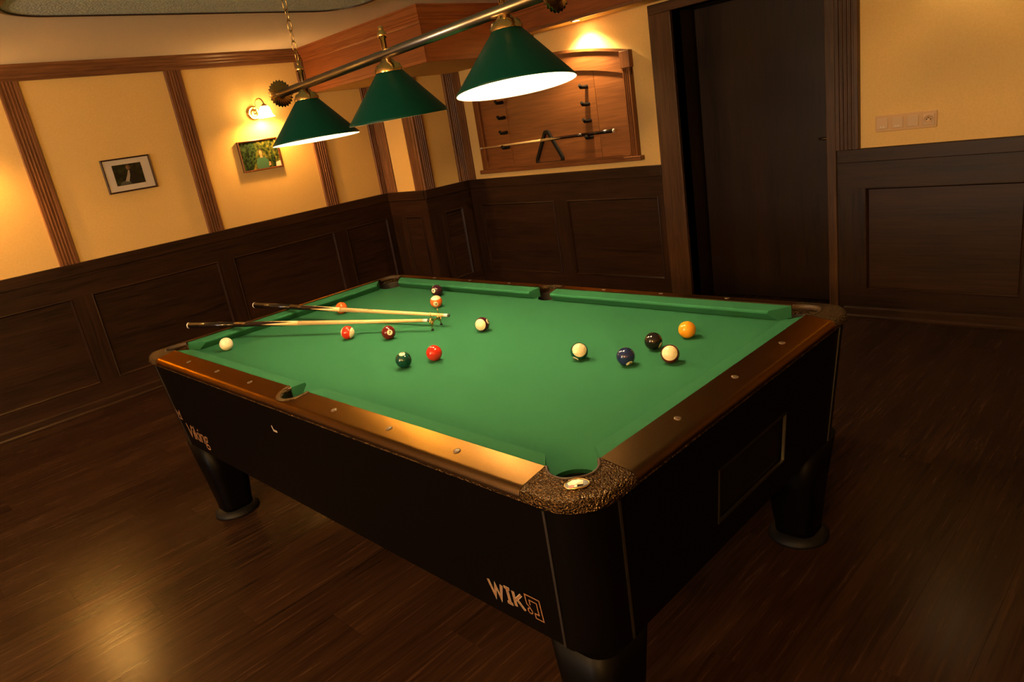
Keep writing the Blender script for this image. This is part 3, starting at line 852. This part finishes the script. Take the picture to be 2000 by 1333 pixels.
# cushions: (distance behind nose, z) profile swept along each rail piece with angled ends
CPROF = [(0.0, ZB + 0.033), (0.004, ZB + 0.0375), (CU + 0.002, ZRT - 0.0035), (CU + 0.002, ZB + 0.0005), (0.024, ZB + 0.0005), (0.003, ZB + 0.024), (0.0, ZB + 0.028)]
def cushion(side, n0, n1, b0, b1):
    """side: function (t, dist behind nose) -> (x, y); n0..n1 nose ends, b0..b1 ends at the rail"""
    r0 = []; r1 = []
    for d, z in CPROF:
        f = d / CU
        r0.append((*side(n0 + (b0 - n0) * f, d), z)); r1.append((*side(n1 + (b1 - n1) * f, d), z))
    part('cushion', MB().rings([r0, r1], True, True, True, smooth=False), 'cloth', tbl)
for sy in (-1, 1):
    f = lambda t, d, sy=sy: (t, sy * (HW + d))
    cushion(f, 0.062, 1.038, 0.052, 1.092)
    cushion(f, -0.062, -1.038, -0.052, -1.092)
for sx in (-1, 1):
    f = lambda t, d, sx=sx: (sx * (HL + d), t)
    cushion(f, -0.478, 0.478, -0.530, 0.530)

# rails
CX0, CY0 = 1.092, 0.530        # where the corner castings begin
ZRB = 0.800
IY, IX = HW + CU + 0.001, HL + CU + 0.001
RSL = 0.150                    # the rail tops fall away outwards
def fall(x_, y_): return RSL * max(0.0, abs(x_) - IX, abs(y_) - IY)
def rail_piece(name, loop, mat, sel, bev=0.019):
    b = MB().prism(loop, ZRB, ZRT)
    me = b.mesh(name, bevel=bev, bsel=sel, bseg=6)
    for v in me.vertices:
        if v.co.z > ZRB + 1e-4: v.co.z -= fall(v.co.x, v.co.y) * min(1.0, (v.co.z - ZRB) / (ZRT - ZRB) * 1.6)
    bm = bmesh.new(); bm.from_mesh(me)
    bmesh.ops.triangulate(bm, faces=[f for f in bm.faces if len(f.verts) > 4], ngon_method='BEAUTY')
    bm.to_mesh(me); bm.free()
    for p_ in me.polygons: p_.use_smooth = True
    me.set_sharp_from_angle(angle=math.radians(40))
    return link(name, me, mat, tbl)
def is_top(e): return all(abs(v.co.z - ZRT) < 1e-5 for v in e.verts)
for sy in (-1, 1):
    dx = math.sqrt(SPR ** 2 - (IY - SPY) ** 2)
    a0 = math.degrees(math.atan2(IY - SPY, dx))
    notch = arc(0, SPY, SPR, a0, 180 - a0, 14)
    lp = [(CX0, OY), (CX0, IY)] + notch + [(-CX0, IY), (-CX0, OY)]
    lp = [(x_, y_ * sy) for x_, y_ in lp]
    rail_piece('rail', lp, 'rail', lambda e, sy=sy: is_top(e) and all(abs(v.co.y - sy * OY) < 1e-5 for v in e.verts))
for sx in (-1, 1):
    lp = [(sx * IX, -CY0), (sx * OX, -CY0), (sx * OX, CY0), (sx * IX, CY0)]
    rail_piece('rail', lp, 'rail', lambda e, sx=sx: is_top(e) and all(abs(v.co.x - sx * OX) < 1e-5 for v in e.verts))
# corner castings
RC = 0.105
dxc = PCX - CX0
for sx in (-1, 1):
    for sy in (-1, 1):
        # start on long side seam, round the outer corner, end on short side seam, return along the pocket arc
        o = [(CX0 + 0.0015, OY)] + arc(OX - RC, OY - RC, RC, 90, 0, 12) + [(OX, CY0 + 0.0015)]
        pa0 = math.degrees(math.atan2(-math.sqrt(max(0, PR ** 2 - (IX - PCX) ** 2)), IX - PCX))
        pa1 = math.degrees(math.atan2(IY - PCY, -math.sqrt(max(0, PR ** 2 - (IY - PCY) ** 2))))
        inn = [(IX, CY0 + 0.0015)] + arc(PCX, PCY, PR, pa0, pa1, 16) + [(CX0 + 0.0015, IY)]
        if inn[-2][0] > inn[-1][0]: inn = inn[:-1] + [(CX0 + 0.0015, inn[-2][1])]
        lp = [(x_ * sx, y_ * sy) for x_, y_ in o + inn]
        def sel(e):
            if not is_top(e): return False
            m_ = (e.verts[0].co + e.verts[1].co) / 2
            ax_, ay_ = abs(m_.x), abs(m_.y)
            return abs(ay_ - OY) < 1e-4 or abs(ax_ - OX) < 1e-4 or (ax_ > OX - RC - 1e-4 and ay_ > OY - RC - 1e-4 and math.hypot(ax_ - (OX - RC), ay_ - (OY - RC)) > RC * 0.97)
        rail_piece('corner_casting', lp, 'casting', sel)
        # lip and liner of the pocket
        cx_, cy_ = PCX * sx, PCY * sy
        b = MB()
        aa = [pa0 + (pa1 - pa0) * k / 20 for k in range(21)]
        def rr(r, z): return [((PCX + r * math.cos(math.radians(a))) * sx, (PCY + r * math.sin(math.radians(a))) * sy, z) for a in aa]
        b.rings([rr(PR + 0.0005, ZRT - 0.003), rr(PR, ZRT + 0.0015), rr(PR - 0.006, ZRT + 0.0005), rr(PR - 0.0075, ZRT - 0.012), rr(PR - 0.004, ZRT - 0.018), rr(PR + 0.0005, ZRT - 0.018)], False, False, False)
        b.v = [(a, c, z - fall(a, c)) for a, c, z in b.v]
        lipo = part('pocket_lip', b, 'lip', tbl)
        b = MB().rings([rr(PR + 0.0008, ZRT - 0.017), rr(PR - 0.001, ZB - 0.02)], False, False, False)
        n = 28
        def full(r, z): return [(cx_ + r * math.cos(2 * math.pi * i / n), cy_ + r * math.sin(2 * math.pi * i / n), z) for i in range(n)]
        b.rings([full(PR - 0.0005, ZB - 0.010), full(PR - 0.002, ZB - 0.09), full(PR - 0.02, ZB - 0.115)], True, False, True)
        part('pocket_liner', b, 'liner', tbl)
for sy in (-1, 1):
    a0 = math.degrees(math.atan2(IY - SPY, math.sqrt(SPR ** 2 - (IY - SPY) ** 2)))
    aa = [a0 + (180 - 2 * a0) * k / 20 for k in range(21)]
    def rr(r, z): return [(r * math.cos(math.radians(a)), (SPY + r * math.sin(math.radians(a))) * sy, z) for a in aa]
    b = MB().rings([rr(SPR + 0.012, ZRT + 0.0003), rr(SPR + 0.011, ZRT + 0.0022), rr(SPR - 0.003, ZRT + 0.0016), rr(SPR - 0.005, ZRT - 0.010), rr(SPR + 0.0005, ZRT - 0.016)], False, False, False)
    b.v = [(a, c, z - fall(a, c)) for a, c, z in b.v]
    part('pocket_lip', b, 'casting', tbl)
    n = 28
    b = MB().rings([rr(SPR + 0.0008, ZRT - 0.012), rr(SPR - 0.001, ZB - 0.02)], False, False, False)
    def full(r, z): return [(r * math.cos(2 * math.pi * i / n), SPY * sy + r * math.sin(2 * math.pi * i / n), z) for i in range(n)]
    b.rings([full(SPR - 0.0005, ZB - 0.010), full(SPR - 0.002, ZB - 0.09), full(SPR - 0.02, ZB - 0.115)], True, False, True)
    part('pocket_liner', b, 'liner', tbl)
# rail bolts / sights
bolt = MB().lathe((0, 0, 0), [(0.0095, 0.0), (0.0095, 0.0015), (0.006, 0.0026), (0.0, 0.0028)], 16).mesh('rail_sight')
for sy in (-1, 1):
    for k in (-3, -2, -1, 1, 2, 3): link('rail_sight', bolt, 'sight', tbl, (0.28 * k, sy * 0.658, ZRT - fall(0, 0.658))).rotation_euler = (-sy * math.atan(RSL), 0, 0)
for sx in (-1, 1):
    for k in (-1, 0, 1): link('rail_sight', bolt, 'sight', tbl, (sx * 1.216, 0.28 * k, ZRT - fall(1.216, 0))).rotation_euler = (0, sx * math.atan(RSL), 0)

# cabinet: leaning side panels, rounded corner posts, metal trims
CZ0, CZ1 = 0.395, ZRB - 0.004
TX, TY, BXX, BYY = 1.262, 0.698, 1.228, 0.664     # half sizes at top and bottom
def lean(z): f = (z - CZ0) / (CZ1 - CZ0); return BXX + (TX - BXX) * f, BYY + (TY - BYY) * f
PXT, PYT = 1.150, 0.588                            # trims: where panels meet posts (at the top)
def seam(z): ex, ey = lean(z); return ex - (TX - PXT), ey - (TY - PYT)
for sy in (-1, 1):
    b = MB(); vs_ = []
    for z in (CZ0, CZ1):
        ex, ey = lean(z); sxm, _ = seam(z)
        vs_ += [(-sxm, sy * ey, z), (sxm, sy * ey, z), (sxm, sy * (ey - 0.02), z), (-sxm, sy * (ey - 0.02), z)]
    b.add(vs_, [(0, 3, 2, 1), (4, 5, 6, 7), (0, 1, 5, 4), (1, 2, 6, 5), (2, 3, 7, 6), (3, 0, 4, 7)])
    part('side_panel', b, 'black', tbl)
WZ0, WZ1, WY0, WY1 = 0.488, 0.643, -0.168, 0.212   # ball return window
for sx in (-1, 1):
    b = MB()
    zs = [CZ0, WZ0, WZ1, CZ1]
    if sx < 0: cells = [(CZ0, CZ1, None, None)]
    else: cells = [(CZ0, WZ0, None, None), (WZ1, CZ1, None, None), (WZ0, WZ1, None, WY0), (WZ0, WZ1, WY1, None)]
    for za, zb_, ya, yb in cells:
        vs_ = []
        for z in (za, zb_):
            ex, ey = lean(z); _, sym = seam(z)
            a = -sym if ya is None else ya; c = sym if yb is None else yb
            vs_ += [(sx * ex, a, z), (sx * ex, c, z), (sx * (ex - 0.02), c, z), (sx * (ex - 0.02), a, z)]
        b.add(vs_, [(0, 3, 2, 1), (4, 5, 6, 7), (0, 1, 5, 4), (1, 2, 6, 5), (2, 3, 7, 6), (3, 0, 4, 7)])
    part('end_panel', b, 'black', tbl)
def onend(y, z, d=0.0): ex, _ = lean(z); return (ex + d, y, z)
b = MB()
def wr_(off, d): return [onend(WY0 + off, WZ0 + off, d), onend(WY1 - off, WZ0 + off, d), onend(WY1 - off, WZ1 - off, d), onend(WY0 + off, WZ1 - off, d)]
b.rings([wr_(-0.004, 0.0), wr_(-0.003, 0.004), wr_(0.002, 0.004), wr_(0.004, -0.004)], True, False, False, smooth=False)
win = part('return_window_frame', b, 'dtrim', tbl)
part('return_window_pane', MB().add(wr_(0.002, -0.006) + wr_(0.002, -0.010), [(0, 1, 2, 3), (7, 6, 5, 4), (0, 4, 5, 1), (1, 5, 6, 2), (2, 6, 7, 3), (3, 7, 4, 0)]), 'pane', win)
RP = 0.100
for sx in (-1, 1):
    for sy in (-1, 1):
        rs = []
        for z in (CZ0 - 0.004, CZ1):
            ex, ey = lean(z); sxm, sym = seam(z)
            ring = [(sxm, ey)] + arc(ex - RP, ey - RP, RP, 90, 0, 10) + [(ex, sym), (ex - 0.03, sym), (ex - 0.06, ey - 0.06), (sxm, ey - 0.03)]
            rs.append([(x_ * sx, y_ * sy, z) for x_, y_ in ring])
        post = part('corner_post', MB().rings(rs, True, True, True, smooth=False), 'black', tbl)
        for p_ in post.data.polygons: p_.use_smooth = True
        post.data.set_sharp_from_angle(angle=math.radians(30))
        # trims
        b = MB(); vs_ = []
        for z in (CZ0, CZ1 - 0.012):
            ex, ey = lean(z); sxm, sym = seam(z)
            vs_ += [(sx * (sxm - 0.0035), sy * (ey - 0.002), z), (sx * (sxm + 0.0035), sy * (ey - 0.002), z), (sx * (sxm + 0.0035), sy * (ey + 0.003), z), (sx * (sxm - 0.0035), sy * (ey + 0.003), z)]
        b.add(vs_, [(0, 3, 2, 1), (4, 5, 6, 7), (0, 1, 5, 4), (1, 2, 6, 5), (2, 3, 7, 6), (3, 0, 4, 7)])
        part('metal_trim', b, 'trim', post)
        b = MB(); vs_ = []
        for z in (CZ0, CZ1 - 0.012):
            ex, ey = lean(z); sxm, sym = seam(z)
            vs_ += [(sx * (ex - 0.002), sy * (sym - 0.0035), z), (sx * (ex - 0.002), sy * (sym + 0.0035), z), (sx * (ex + 0.003), sy * (sym + 0.0035), z), (sx * (ex + 0.003), sy * (sym - 0.0035), z)]
        b.add(vs_, [(0, 3, 2, 1), (4, 5, 6, 7), (0, 1, 5, 4), (1, 2, 6, 5), (2, 3, 7, 6), (3, 0, 4, 7)])
        part('metal_trim', b, 'trim', post)
        # leg: rounded square, tapering down, on a round foot
        lx, ly = 1.118 * sx, 0.555 * sy
        rs = []
        for z, h, r in ((0.395, 0.100, 0.055), (0.22, 0.088, 0.050), (0.050, 0.070, 0.045), (0.030, 0.070, 0.045)):
            rs.append([(lx + a + sx * (0.012 if z > 0.3 else 0.0), ly + c + sy * (0.008 if z > 0.3 else 0.0), z) for a, c in rrect(-h, h, -h, h, r, 6)])
        lg = part('leg', MB().rings(rs, True, True, True), 'black', tbl)
        part('foot', MB().lathe((lx, ly, 0), [(0.0, 0.0), (0.102, 0.0), (0.102, 0.008), (0.080, 0.030), (0.0, 0.030)], 32), 'rubber', lg)
part('underside', MB().box(-1.18, 1.18, -0.62, 0.62, 0.397, 0.412), 'black', tbl)
# thin bright edge strip under the rails
lo_ = rrect(-OX, OX, -OY, OY, RC, 12); li_ = rrect(-OX + 0.012, OX - 0.012, -OY + 0.012, OY - 0.012, RC - 0.012, 12)
lo2 = rrect(-OX - 0.0015, OX + 0.0015, -OY - 0.0015, OY + 0.0015, RC + 0.0015, 12)
part('edge_strip', MB().rings([[(a, c, ZRB + 0.0005) for a, c in li_], [(a, c, ZRB + 0.001) for a, c in lo2], [(a, c, ZRB - 0.003) for a, c in lo2], [(a, c, ZRB - 0.004) for a, c in li_]], True, False, False, smooth=False), 'casting', tbl)

# lettering on the near side panel
def onside(x, z, d=0.0015):
    _, ey = lean(z); return (x, -ey - d, z)
def strokes(name, plist, w, x0, z0, s, mat, d, shear=0.0, parent=tbl):
    b = MB()
    for pts, cl in plist:
        b.stroke(pts, w, lambda a, c: onside(x0 + (a + shear * c) * s, z0 + c * s, d), cl)
    return part(name, b, mat, parent, fix=False)
WIKL = [([(0.0, 1.0), (0.28, 0.0), (0.50, 0.78), (0.72, 0.0), (1.0, 1.0)], False),
        ([(1.20, 1.0), (1.62, 1.0)], False), ([(1.41, 1.0), (1.41, 0.0)], False), ([(1.20, 0.0), (1.62, 0.0)], False),
        ([(1.85, 1.0), (1.85, 0.0)], False), ([(2.45, 1.0), (1.92, 0.45)], False), ([(2.02, 0.56), (2.50, 0.0)], False)]
LX, LZ, LS = 0.884, 0.446, 0.047
strokes('lettering', WIKL, 0.20, LX, LZ, LS, 'greyprint', 0.0012)
strokes('lettering', WIKL, 0.11, LX, LZ, LS, 'copper', 0.0018)
LOGO = [([(2.75, 0.55), (2.75, 1.22), (3.75, 1.22), (3.75, -0.12), (3.22, -0.12), (3.22, 0.18), (3.50, 0.18), (3.50, 0.94), (3.00, 0.94), (3.00, 0.62)], False),
        ([(2.90 + 0.15 * math.cos(2 * math.pi * k / 12), 0.20 + 0.17 * math.sin(2 * math.pi * k / 12)) for k in range(12)], True), ([(2.75, 0.62), (2.98, 0.40)], False)]
strokes('logo', LOGO, 0.075, LX, LZ, LS, 'copper', 0.0015)
vs_, fs_ = text_mesh('Viking', 0.105, 0.25, 0.88)
b = MB().add([onside(-0.972 + v[0] * 0.98, 0.478 + v[1], 0.0015) for v in vs_], fs_)
part('lettering', b, 'copper', tbl, fix=False)
EMB = [([(0.0, 0.0), (1.0, 0.0)], False), ([(0.05, 0.9), (0.25, 0.0)], False), ([(0.95, 0.9), (0.75, 0.0)], False), ([(0.05, 0.9), (0.5, 0.35), (0.95, 0.9)], False), ([(0.1, 0.55), (0.9, 0.55)], False)]
strokes('emblem', EMB, 0.12, -1.132, 0.532, 0.050, 'copper', 0.0015)
# little maker's tag
strokes('maker_tag', [([(0, 0), (1.0, 0)], False), ([(0.0, 0.6), (0.15, 0.0)], False)], 0.28, -0.115, 0.694, 0.030, 'greyprint', 0.0015)
# oval badge on the near corner casting
bcx, bcy = 1.200, -0.640
dv = Vector((1, -1, 0)).normalized(); du = Vector((1, 1, 0)).normalized()
def bad(a, c, z): p = Vector((bcx, bcy, 0)) + du * a + dv * c; return (p.x, p.y, ZRT + z + 0.0006 - fall(p.x, p.y))
n = 24
bo = part('oval_badge', MB().rings([[bad(0.026 * math.cos(2 * math.pi * i / n), 0.0165 * math.sin(2 * math.pi * i / n), z) for i in range(n)] for z in (-0.001, 0.0016)], True, True, True), 'ink', tbl)
ring_ = MB().rings([[bad(r * math.cos(2 * math.pi * i / n) * 0.027, r * math.sin(2 * math.pi * i / n) * 0.0175, z) for i in range(n)] for r, z in ((1.0, 0.0), (1.0, 0.0024), (0.93, 0.0024), (0.93, 0.0015))], True, False, False)
part('badge_rim', ring_, 'abrass', bo)
part('badge_emblem', MB().add([bad(a, c, 0.0020) for a, c in [(-0.019, -0.007), (-0.008, -0.0125), (0.006, -0.0135), (0.015, -0.0085), (0.013, 0.0045), (0.0, 0.006), (0.0, 0.0135), (-0.010, 0.0135), (-0.010, 0.005), (-0.018, 0.002)]], [tuple(range(10))]), 'cream', bo)
part('badge_spot', MB().add([bad(-0.012 + 0.0065 * math.cos(2 * math.pi * i / 16), 0.009 + 0.005 * math.sin(2 * math.pi * i / 16), 0.0024) for i in range(16)], [tuple(range(16))]), 'red', bo)

# ------------------------------------------------------------------ balls
BR = 0.0286
def ball_mat(name, col, stripe):
    m, nt, b_ = new_mat(name); L = nt.links
    b_.inputs['Roughness'].default_value = 0.10; b_.inputs['Specular IOR Level'].default_value = 0.6
    if not stripe:
        b_.inputs['Base Color'].default_value = (*col, 1); return m
    tc = nd(nt, 'ShaderNodeTexCoord'); sp = nd(nt, 'ShaderNodeSeparateXYZ'); L.new(tc.outputs['Object'], sp.inputs[0])
    ab = nd(nt, 'ShaderNodeMath', operation='ABSOLUTE'); L.new(sp.outputs[0], ab.inputs[0])
    gt = nd(nt, 'ShaderNodeMath', operation='GREATER_THAN'); L.new(ab.outputs[0], gt.inputs[0]); gt.inputs[1].default_value = BR * 0.60
    mx = nd(nt, 'ShaderNodeMix', data_type='RGBA'); L.new(gt.outputs[0], mx.inputs[0])
    mx.inputs[6].default_value = (*col, 1); mx.inputs[7].default_value = (0.80, 0.70, 0.47, 1)
    L.new(mx.outputs[2], b_.inputs['Base Color'])
    return m

def view_dir(pos, dx, dy):
    """world direction of the spot seen dx right / dy down of the ball's centre (in radii)"""
    v = (CAMLOC - Vector(pos)).normalized()
    r = CAMR @ Vector((1, 0, 0)); r = (r - v * r.dot(v)).normalized()
    u = v.cross(r)
    q = max(0.0, 1 - dx * dx - dy * dy) ** 0.5
    return (r * dx - u * dy + v * q).normalized()

def ball(xy, col, label, number=None, num=None, stripe=None, name='pool_ball', back=False):
    pos = (xy[0], xy[1], ZB + BR + 0.0004)
    Z = view_dir(pos, *num) if num else Vector((0, 0, -1))
    if back and num: Z = -Z
    X = view_dir(pos, *stripe) if stripe else (CAMR @ Vector((1, 0, 0)))
    if stripe and not num: Z = X.cross(Vector((0.3, 0.2, 1))).normalized()
    if stripe: Z = (Z - X * Z.dot(X)).normalized()
    else: X = (X - Z * X.dot(Z)).normalized()
    Y = Z.cross(X)
    me = MB().sphere((0, 0, 0), BR, 40, 24).mesh(name)
    o = link(name, me, ball_mat('ball_' + label.split(' ball')[0].replace(' ', '_').replace('-', '_'), col, stripe is not None), None, pos)
    Rm = Matrix((X, Y, Z)).transposed()
    o.rotation_euler = Rm.to_euler()
    tag(o, label, 'ball', 'pool balls on the cloth')
    if number:
        b = MB(); rs = []
        for k in range(0, 5):
            a = 0.40 * k / 4
            rs.append([(BR * 1.0015 * math.sin(a) * math.cos(2 * math.pi * i / 24), BR * 1.0015 * math.sin(a) * math.sin(2 * math.pi * i / 24), BR * 1.0015 * math.cos(a)) for i in range(24)])
        b.rings(rs, True, False, False)
        link('number_disc', b.mesh('number_disc'), 'ivory', o)
        # number upright as seen from the camera
        up = CAMR @ Vector((0, 1, 0)); lu = Rm.transposed() @ up
        ang = math.atan2(lu.y, lu.x) - math.pi / 2
        vs_, fs_ = text_mesh(number, 0.0165 if len(number) < 2 else 0.0135, 0.0, 0.95, 0.0007, True)
        out = []
        for v in vs_:
            x_ = v[0] * math.cos(ang) - v[1] * math.sin(ang); y_ = v[0] * math.sin(ang) + v[1] * math.cos(ang)
            out.append(tuple(Vector((x_, y_, BR)).normalized() * BR * 1.018))
        link('number', MB().add(out, fs_).mesh('number', fix=False), 'ink', o)
    return o

ball((-0.972, -0.442), (0.82, 0.76, 0.58), 'plain white cue ball near the left corner pocket')
ball((0.144, -0.160), (0.50, 0.022, 0.010), 'plain bright red ball beside the dark green ball', '3', (0.2, 0.1), back=True)
ball((0.089, -0.256), (0.004, 0.050, 0.034), 'dark green solid ball, nearest the near side cushion', '6', (-0.20, -0.79))
ball((-0.275, -0.058), (0.120, 0.010, 0.008), 'maroon solid ball marked 7 below the cue tips', '7', (0.18, 0.0))
ball((-0.481, -0.123), (0.52, 0.025, 0.010), 'red and white striped ball below the nearer cue', None, None, (0.925, 0.10))
ball((-0.920, 0.124), (0.62, 0.115, 0.020), 'plain orange ball half hidden behind the farther cue')
ball((-0.632, 0.496), (0.040, 0.008, 0.022), 'dark purple solid ball marked 4 against the far cushion', '4', (-0.62, 0.05))
ball((-0.455, 0.346), (0.66, 0.115, 0.018), 'orange and white striped ball marked 13 in front of the purple ball', '13', (-0.10, 0.25), (-0.15, -0.90))
ball((0.065, 0.153), (0.050, 0.008, 0.018), 'white and dark purple striped ball marked 12 mid table', '12', (0.67, -0.40), (-0.43, 0.10))
ball((0.651, 0.038), (0.004, 0.052, 0.036), 'white and dark green striped ball marked 14, left of the blue ball', '14', (-0.40, 0.80), (0.06, -0.24))
ball((0.825, 0.052), (0.012, 0.020, 0.085), 'dark blue solid ball left of the maroon striped ball', '2', (0.42, 0.80))
ball((0.827, 0.201), (0.010, 0.008, 0.008), 'plain black ball just behind the white and maroon striped ball', '8', (0.84, 0.47))
ball((0.942, 0.118), (0.080, 0.010, 0.008), 'white and maroon striped ball in front of the black ball', None, None, (-0.08, -0.14))
ball((0.870, 0.334), (0.72, 0.310, 0.016), 'plain yellow ball nearest the far right corner pocket')

# ------------------------------------------------------------------ small brass cue rest under the tips
ba = Vector((-0.175, 0.088, ZB + 0.0006)); bb_ = Vector((-0.201, 0.157, ZB + 0.0006))
dirb = (bb_ - ba).normalized(); mid = (ba + bb_) / 2
rest = tag(empty('cue_rest', mid), 'small brass cue rest with two feet under the cue tips', 'cue rest')
for k, p0 in enumerate((ba, bb_)):
    inw = (mid - p0).normalized()
    top = p0 + inw * 0.006 + Vector((0, 0, 0.042))
    part('leg', MB().tube([p0 + Vector((0, 0, 0.003)), p0 + Vector((0, 0, 0.015)) , p0 + inw * 0.002 + Vector((0, 0, 0.028)), top], [0.0030, 0.0026, 0.0032, 0.0040], 8), 'abrass', rest)
    part('rubber_foot', MB().lathe(tuple(p0), [(0.0, 0.0), (0.0055, 0.0), (0.0055, 0.004), (0.003, 0.007), (0.0, 0.007)], 12), 'rubber', rest)
    # ring ornament and fork prong above each leg
    c = p0 + inw * 0.004 + Vector((0, 0, 0.036))
    w = dirb.cross(Vector((0, 0, 1)))
    part('ring', MB().tube([c + dirb * (0.0125 * math.cos(2 * math.pi * i / 16)) + Vector((0, 0, 0.0135 * math.sin(2 * math.pi * i / 16))) for i in range(16)], 0.0038, 8, closed=True), 'brass', rest)
    part('prong', MB().tube([c + Vector((0, 0, 0.010)), c + dirb * (0.003 * (1 - 2 * k)) + Vector((0, 0, 0.030)), c + dirb * (0.004 * (1 - 2 * k)) + Vector((0, 0, 0.040))], [0.0024, 0.0020, 0.0016], 6), 'brass', rest)
pts = [ba.lerp(bb_, 0.06 + 0.88 * k / 8) + Vector((0, 0, 0.030 + 0.006 * math.sin(math.pi * k / 8))) for k in range(9)]
part('bridge_bar', MB().tube(pts, 0.0034, 8), 'abrass', rest)

# ------------------------------------------------------------------ three-shade billiard lamp
SLOPE = 0.036
def barz(x): return 1.838 + SLOPE * x
lamp = tag(empty('billiard_lamp', (0, 0, ZC)), 'three-shade billiard lamp on a metal bar hung over the table', 'lamp')
part('bar', MB().tube([(-0.775, 0, barz(-0.775)), (0.76, 0, barz(0.76))], 0.0165, 20), 'chrome', lamp)
for sx, xx in ((-1, -0.775), (1, 0.76)):
    zc = barz(xx)
    prof = [(0.014, 0.0), (0.026, 0.004), (0.050, 0.001), (0.053, 0.007), (0.048, 0.014), (0.030, 0.020), (0.018, 0.026), (0.012, 0.034), (0.0, 0.038)]
    part('rosette', MB().lathe((xx, 0, zc), [(r, h * sx) for r, h in prof], 48, 'x', flute=0.07), 'abrass', lamp)
SX = (-0.588, -0.012, 0.572)
TILT = {0: 0.003, 1: -0.055, 2: 0.080}
for si, xx in enumerate(SX):
    zb_ = barz(xx)
    zr = zb_ - 0.213                  # rim
    piv = Vector((xx, 0, zr + 0.20))
    vx, vy = Vector((2.09 - xx, -1.58)).normalized()
    RT = Matrix.Rotation(-math.atan(SLOPE), 3, 'Y') @ Matrix.Rotation(TILT[si], 3, Vector((vy, -vx, 0)))
    def tl_(mb):
        mb.v = [tuple(piv + RT @ (Vector(v) - piv)) for v in mb.v]
        return mb
    sh = MB().lathe((xx, 0, zr), [(0.176, 0.0), (0.1775, 0.004), (0.172, 0.010), (0.044, 0.158), (0.030, 0.162)], 64)
    so = part('lamp_shade', tl_(sh), 'shade', lamp)
    part('shade_lining', tl_(MB().lathe((xx, 0, zr), [(0.1765, -0.0004), (0.1745, 0.0015), (0.169, 0.009), (0.042, 0.154), (0.0, 0.156)], 64)), 'shade_in', so)
    part('gallery', tl_(MB().lathe((xx, 0, zr), [(0.047, 0.156), (0.047, 0.166), (0.043, 0.172), (0.040, 0.180), (0.026, 0.186), (0.020, 0.196), (0.012, 0.200)], 32, flute=0.03)), 'brass', so)
    part('stem', MB().lathe((xx, 0, zr), [(0.010, 0.198), (0.010, 0.262), (0.015, 0.264), (0.016, 0.280), (0.010, 0.286), (0.008, 0.292), (0.010, 0.300), (0.0, 0.306)], 16), 'brass', lamp)
    part('socket', tl_(MB().lathe((xx, 0, zr), [(0.0, 0.154), (0.020, 0.154), (0.018, 0.118), (0.0, 0.118)], 16)), 'brass', so)
    part('bulb', tl_(MB().sphere((xx, 0, zr + 0.088), 0.028, 16, 12, 0, 1.15)), 'bulb', so)
# chains over the outer shades
lk = {}
def chain_link(flip):
    if flip not in lk:
        pts = []
        for i in range(20):
            a = 2 * math.pi * i / 20
            u_ = 0.0085 * math.cos(a); v_ = 0.0150 * math.sin(a) + (0.006 if math.sin(a) > 0 else -0.006)
            pts.append((u_, 0, v_) if not flip else (0, u_, v_))
        lk[flip] = MB().tube(pts, 0.0020, 6, closed=True).mesh('chain_link')
        lk[flip].materials.append(M['abrass'])
    return lk[flip]
for xx in (SX[0], SX[2]):
    z = barz(xx) - 0.213 + 0.306 + 0.014
    k = 0
    while z < ZC - 0.03:
        lo_ = link('chain_link', chain_link(k % 2), 'abrass', lamp, (xx, 0, z - ZC))
        z += 0.0385; k += 1
    part('ceiling_hook', MB().lathe((xx, 0, ZC), [(0.0, -0.020), (0.028, -0.017), (0.032, 0.0)], 24), 'abrass', lamp)
    part('ceiling_hook', MB().tube([(xx, 0, ZC - 0.016), (xx, 0, z - 0.02)], 0.003, 8), 'abrass', lamp)
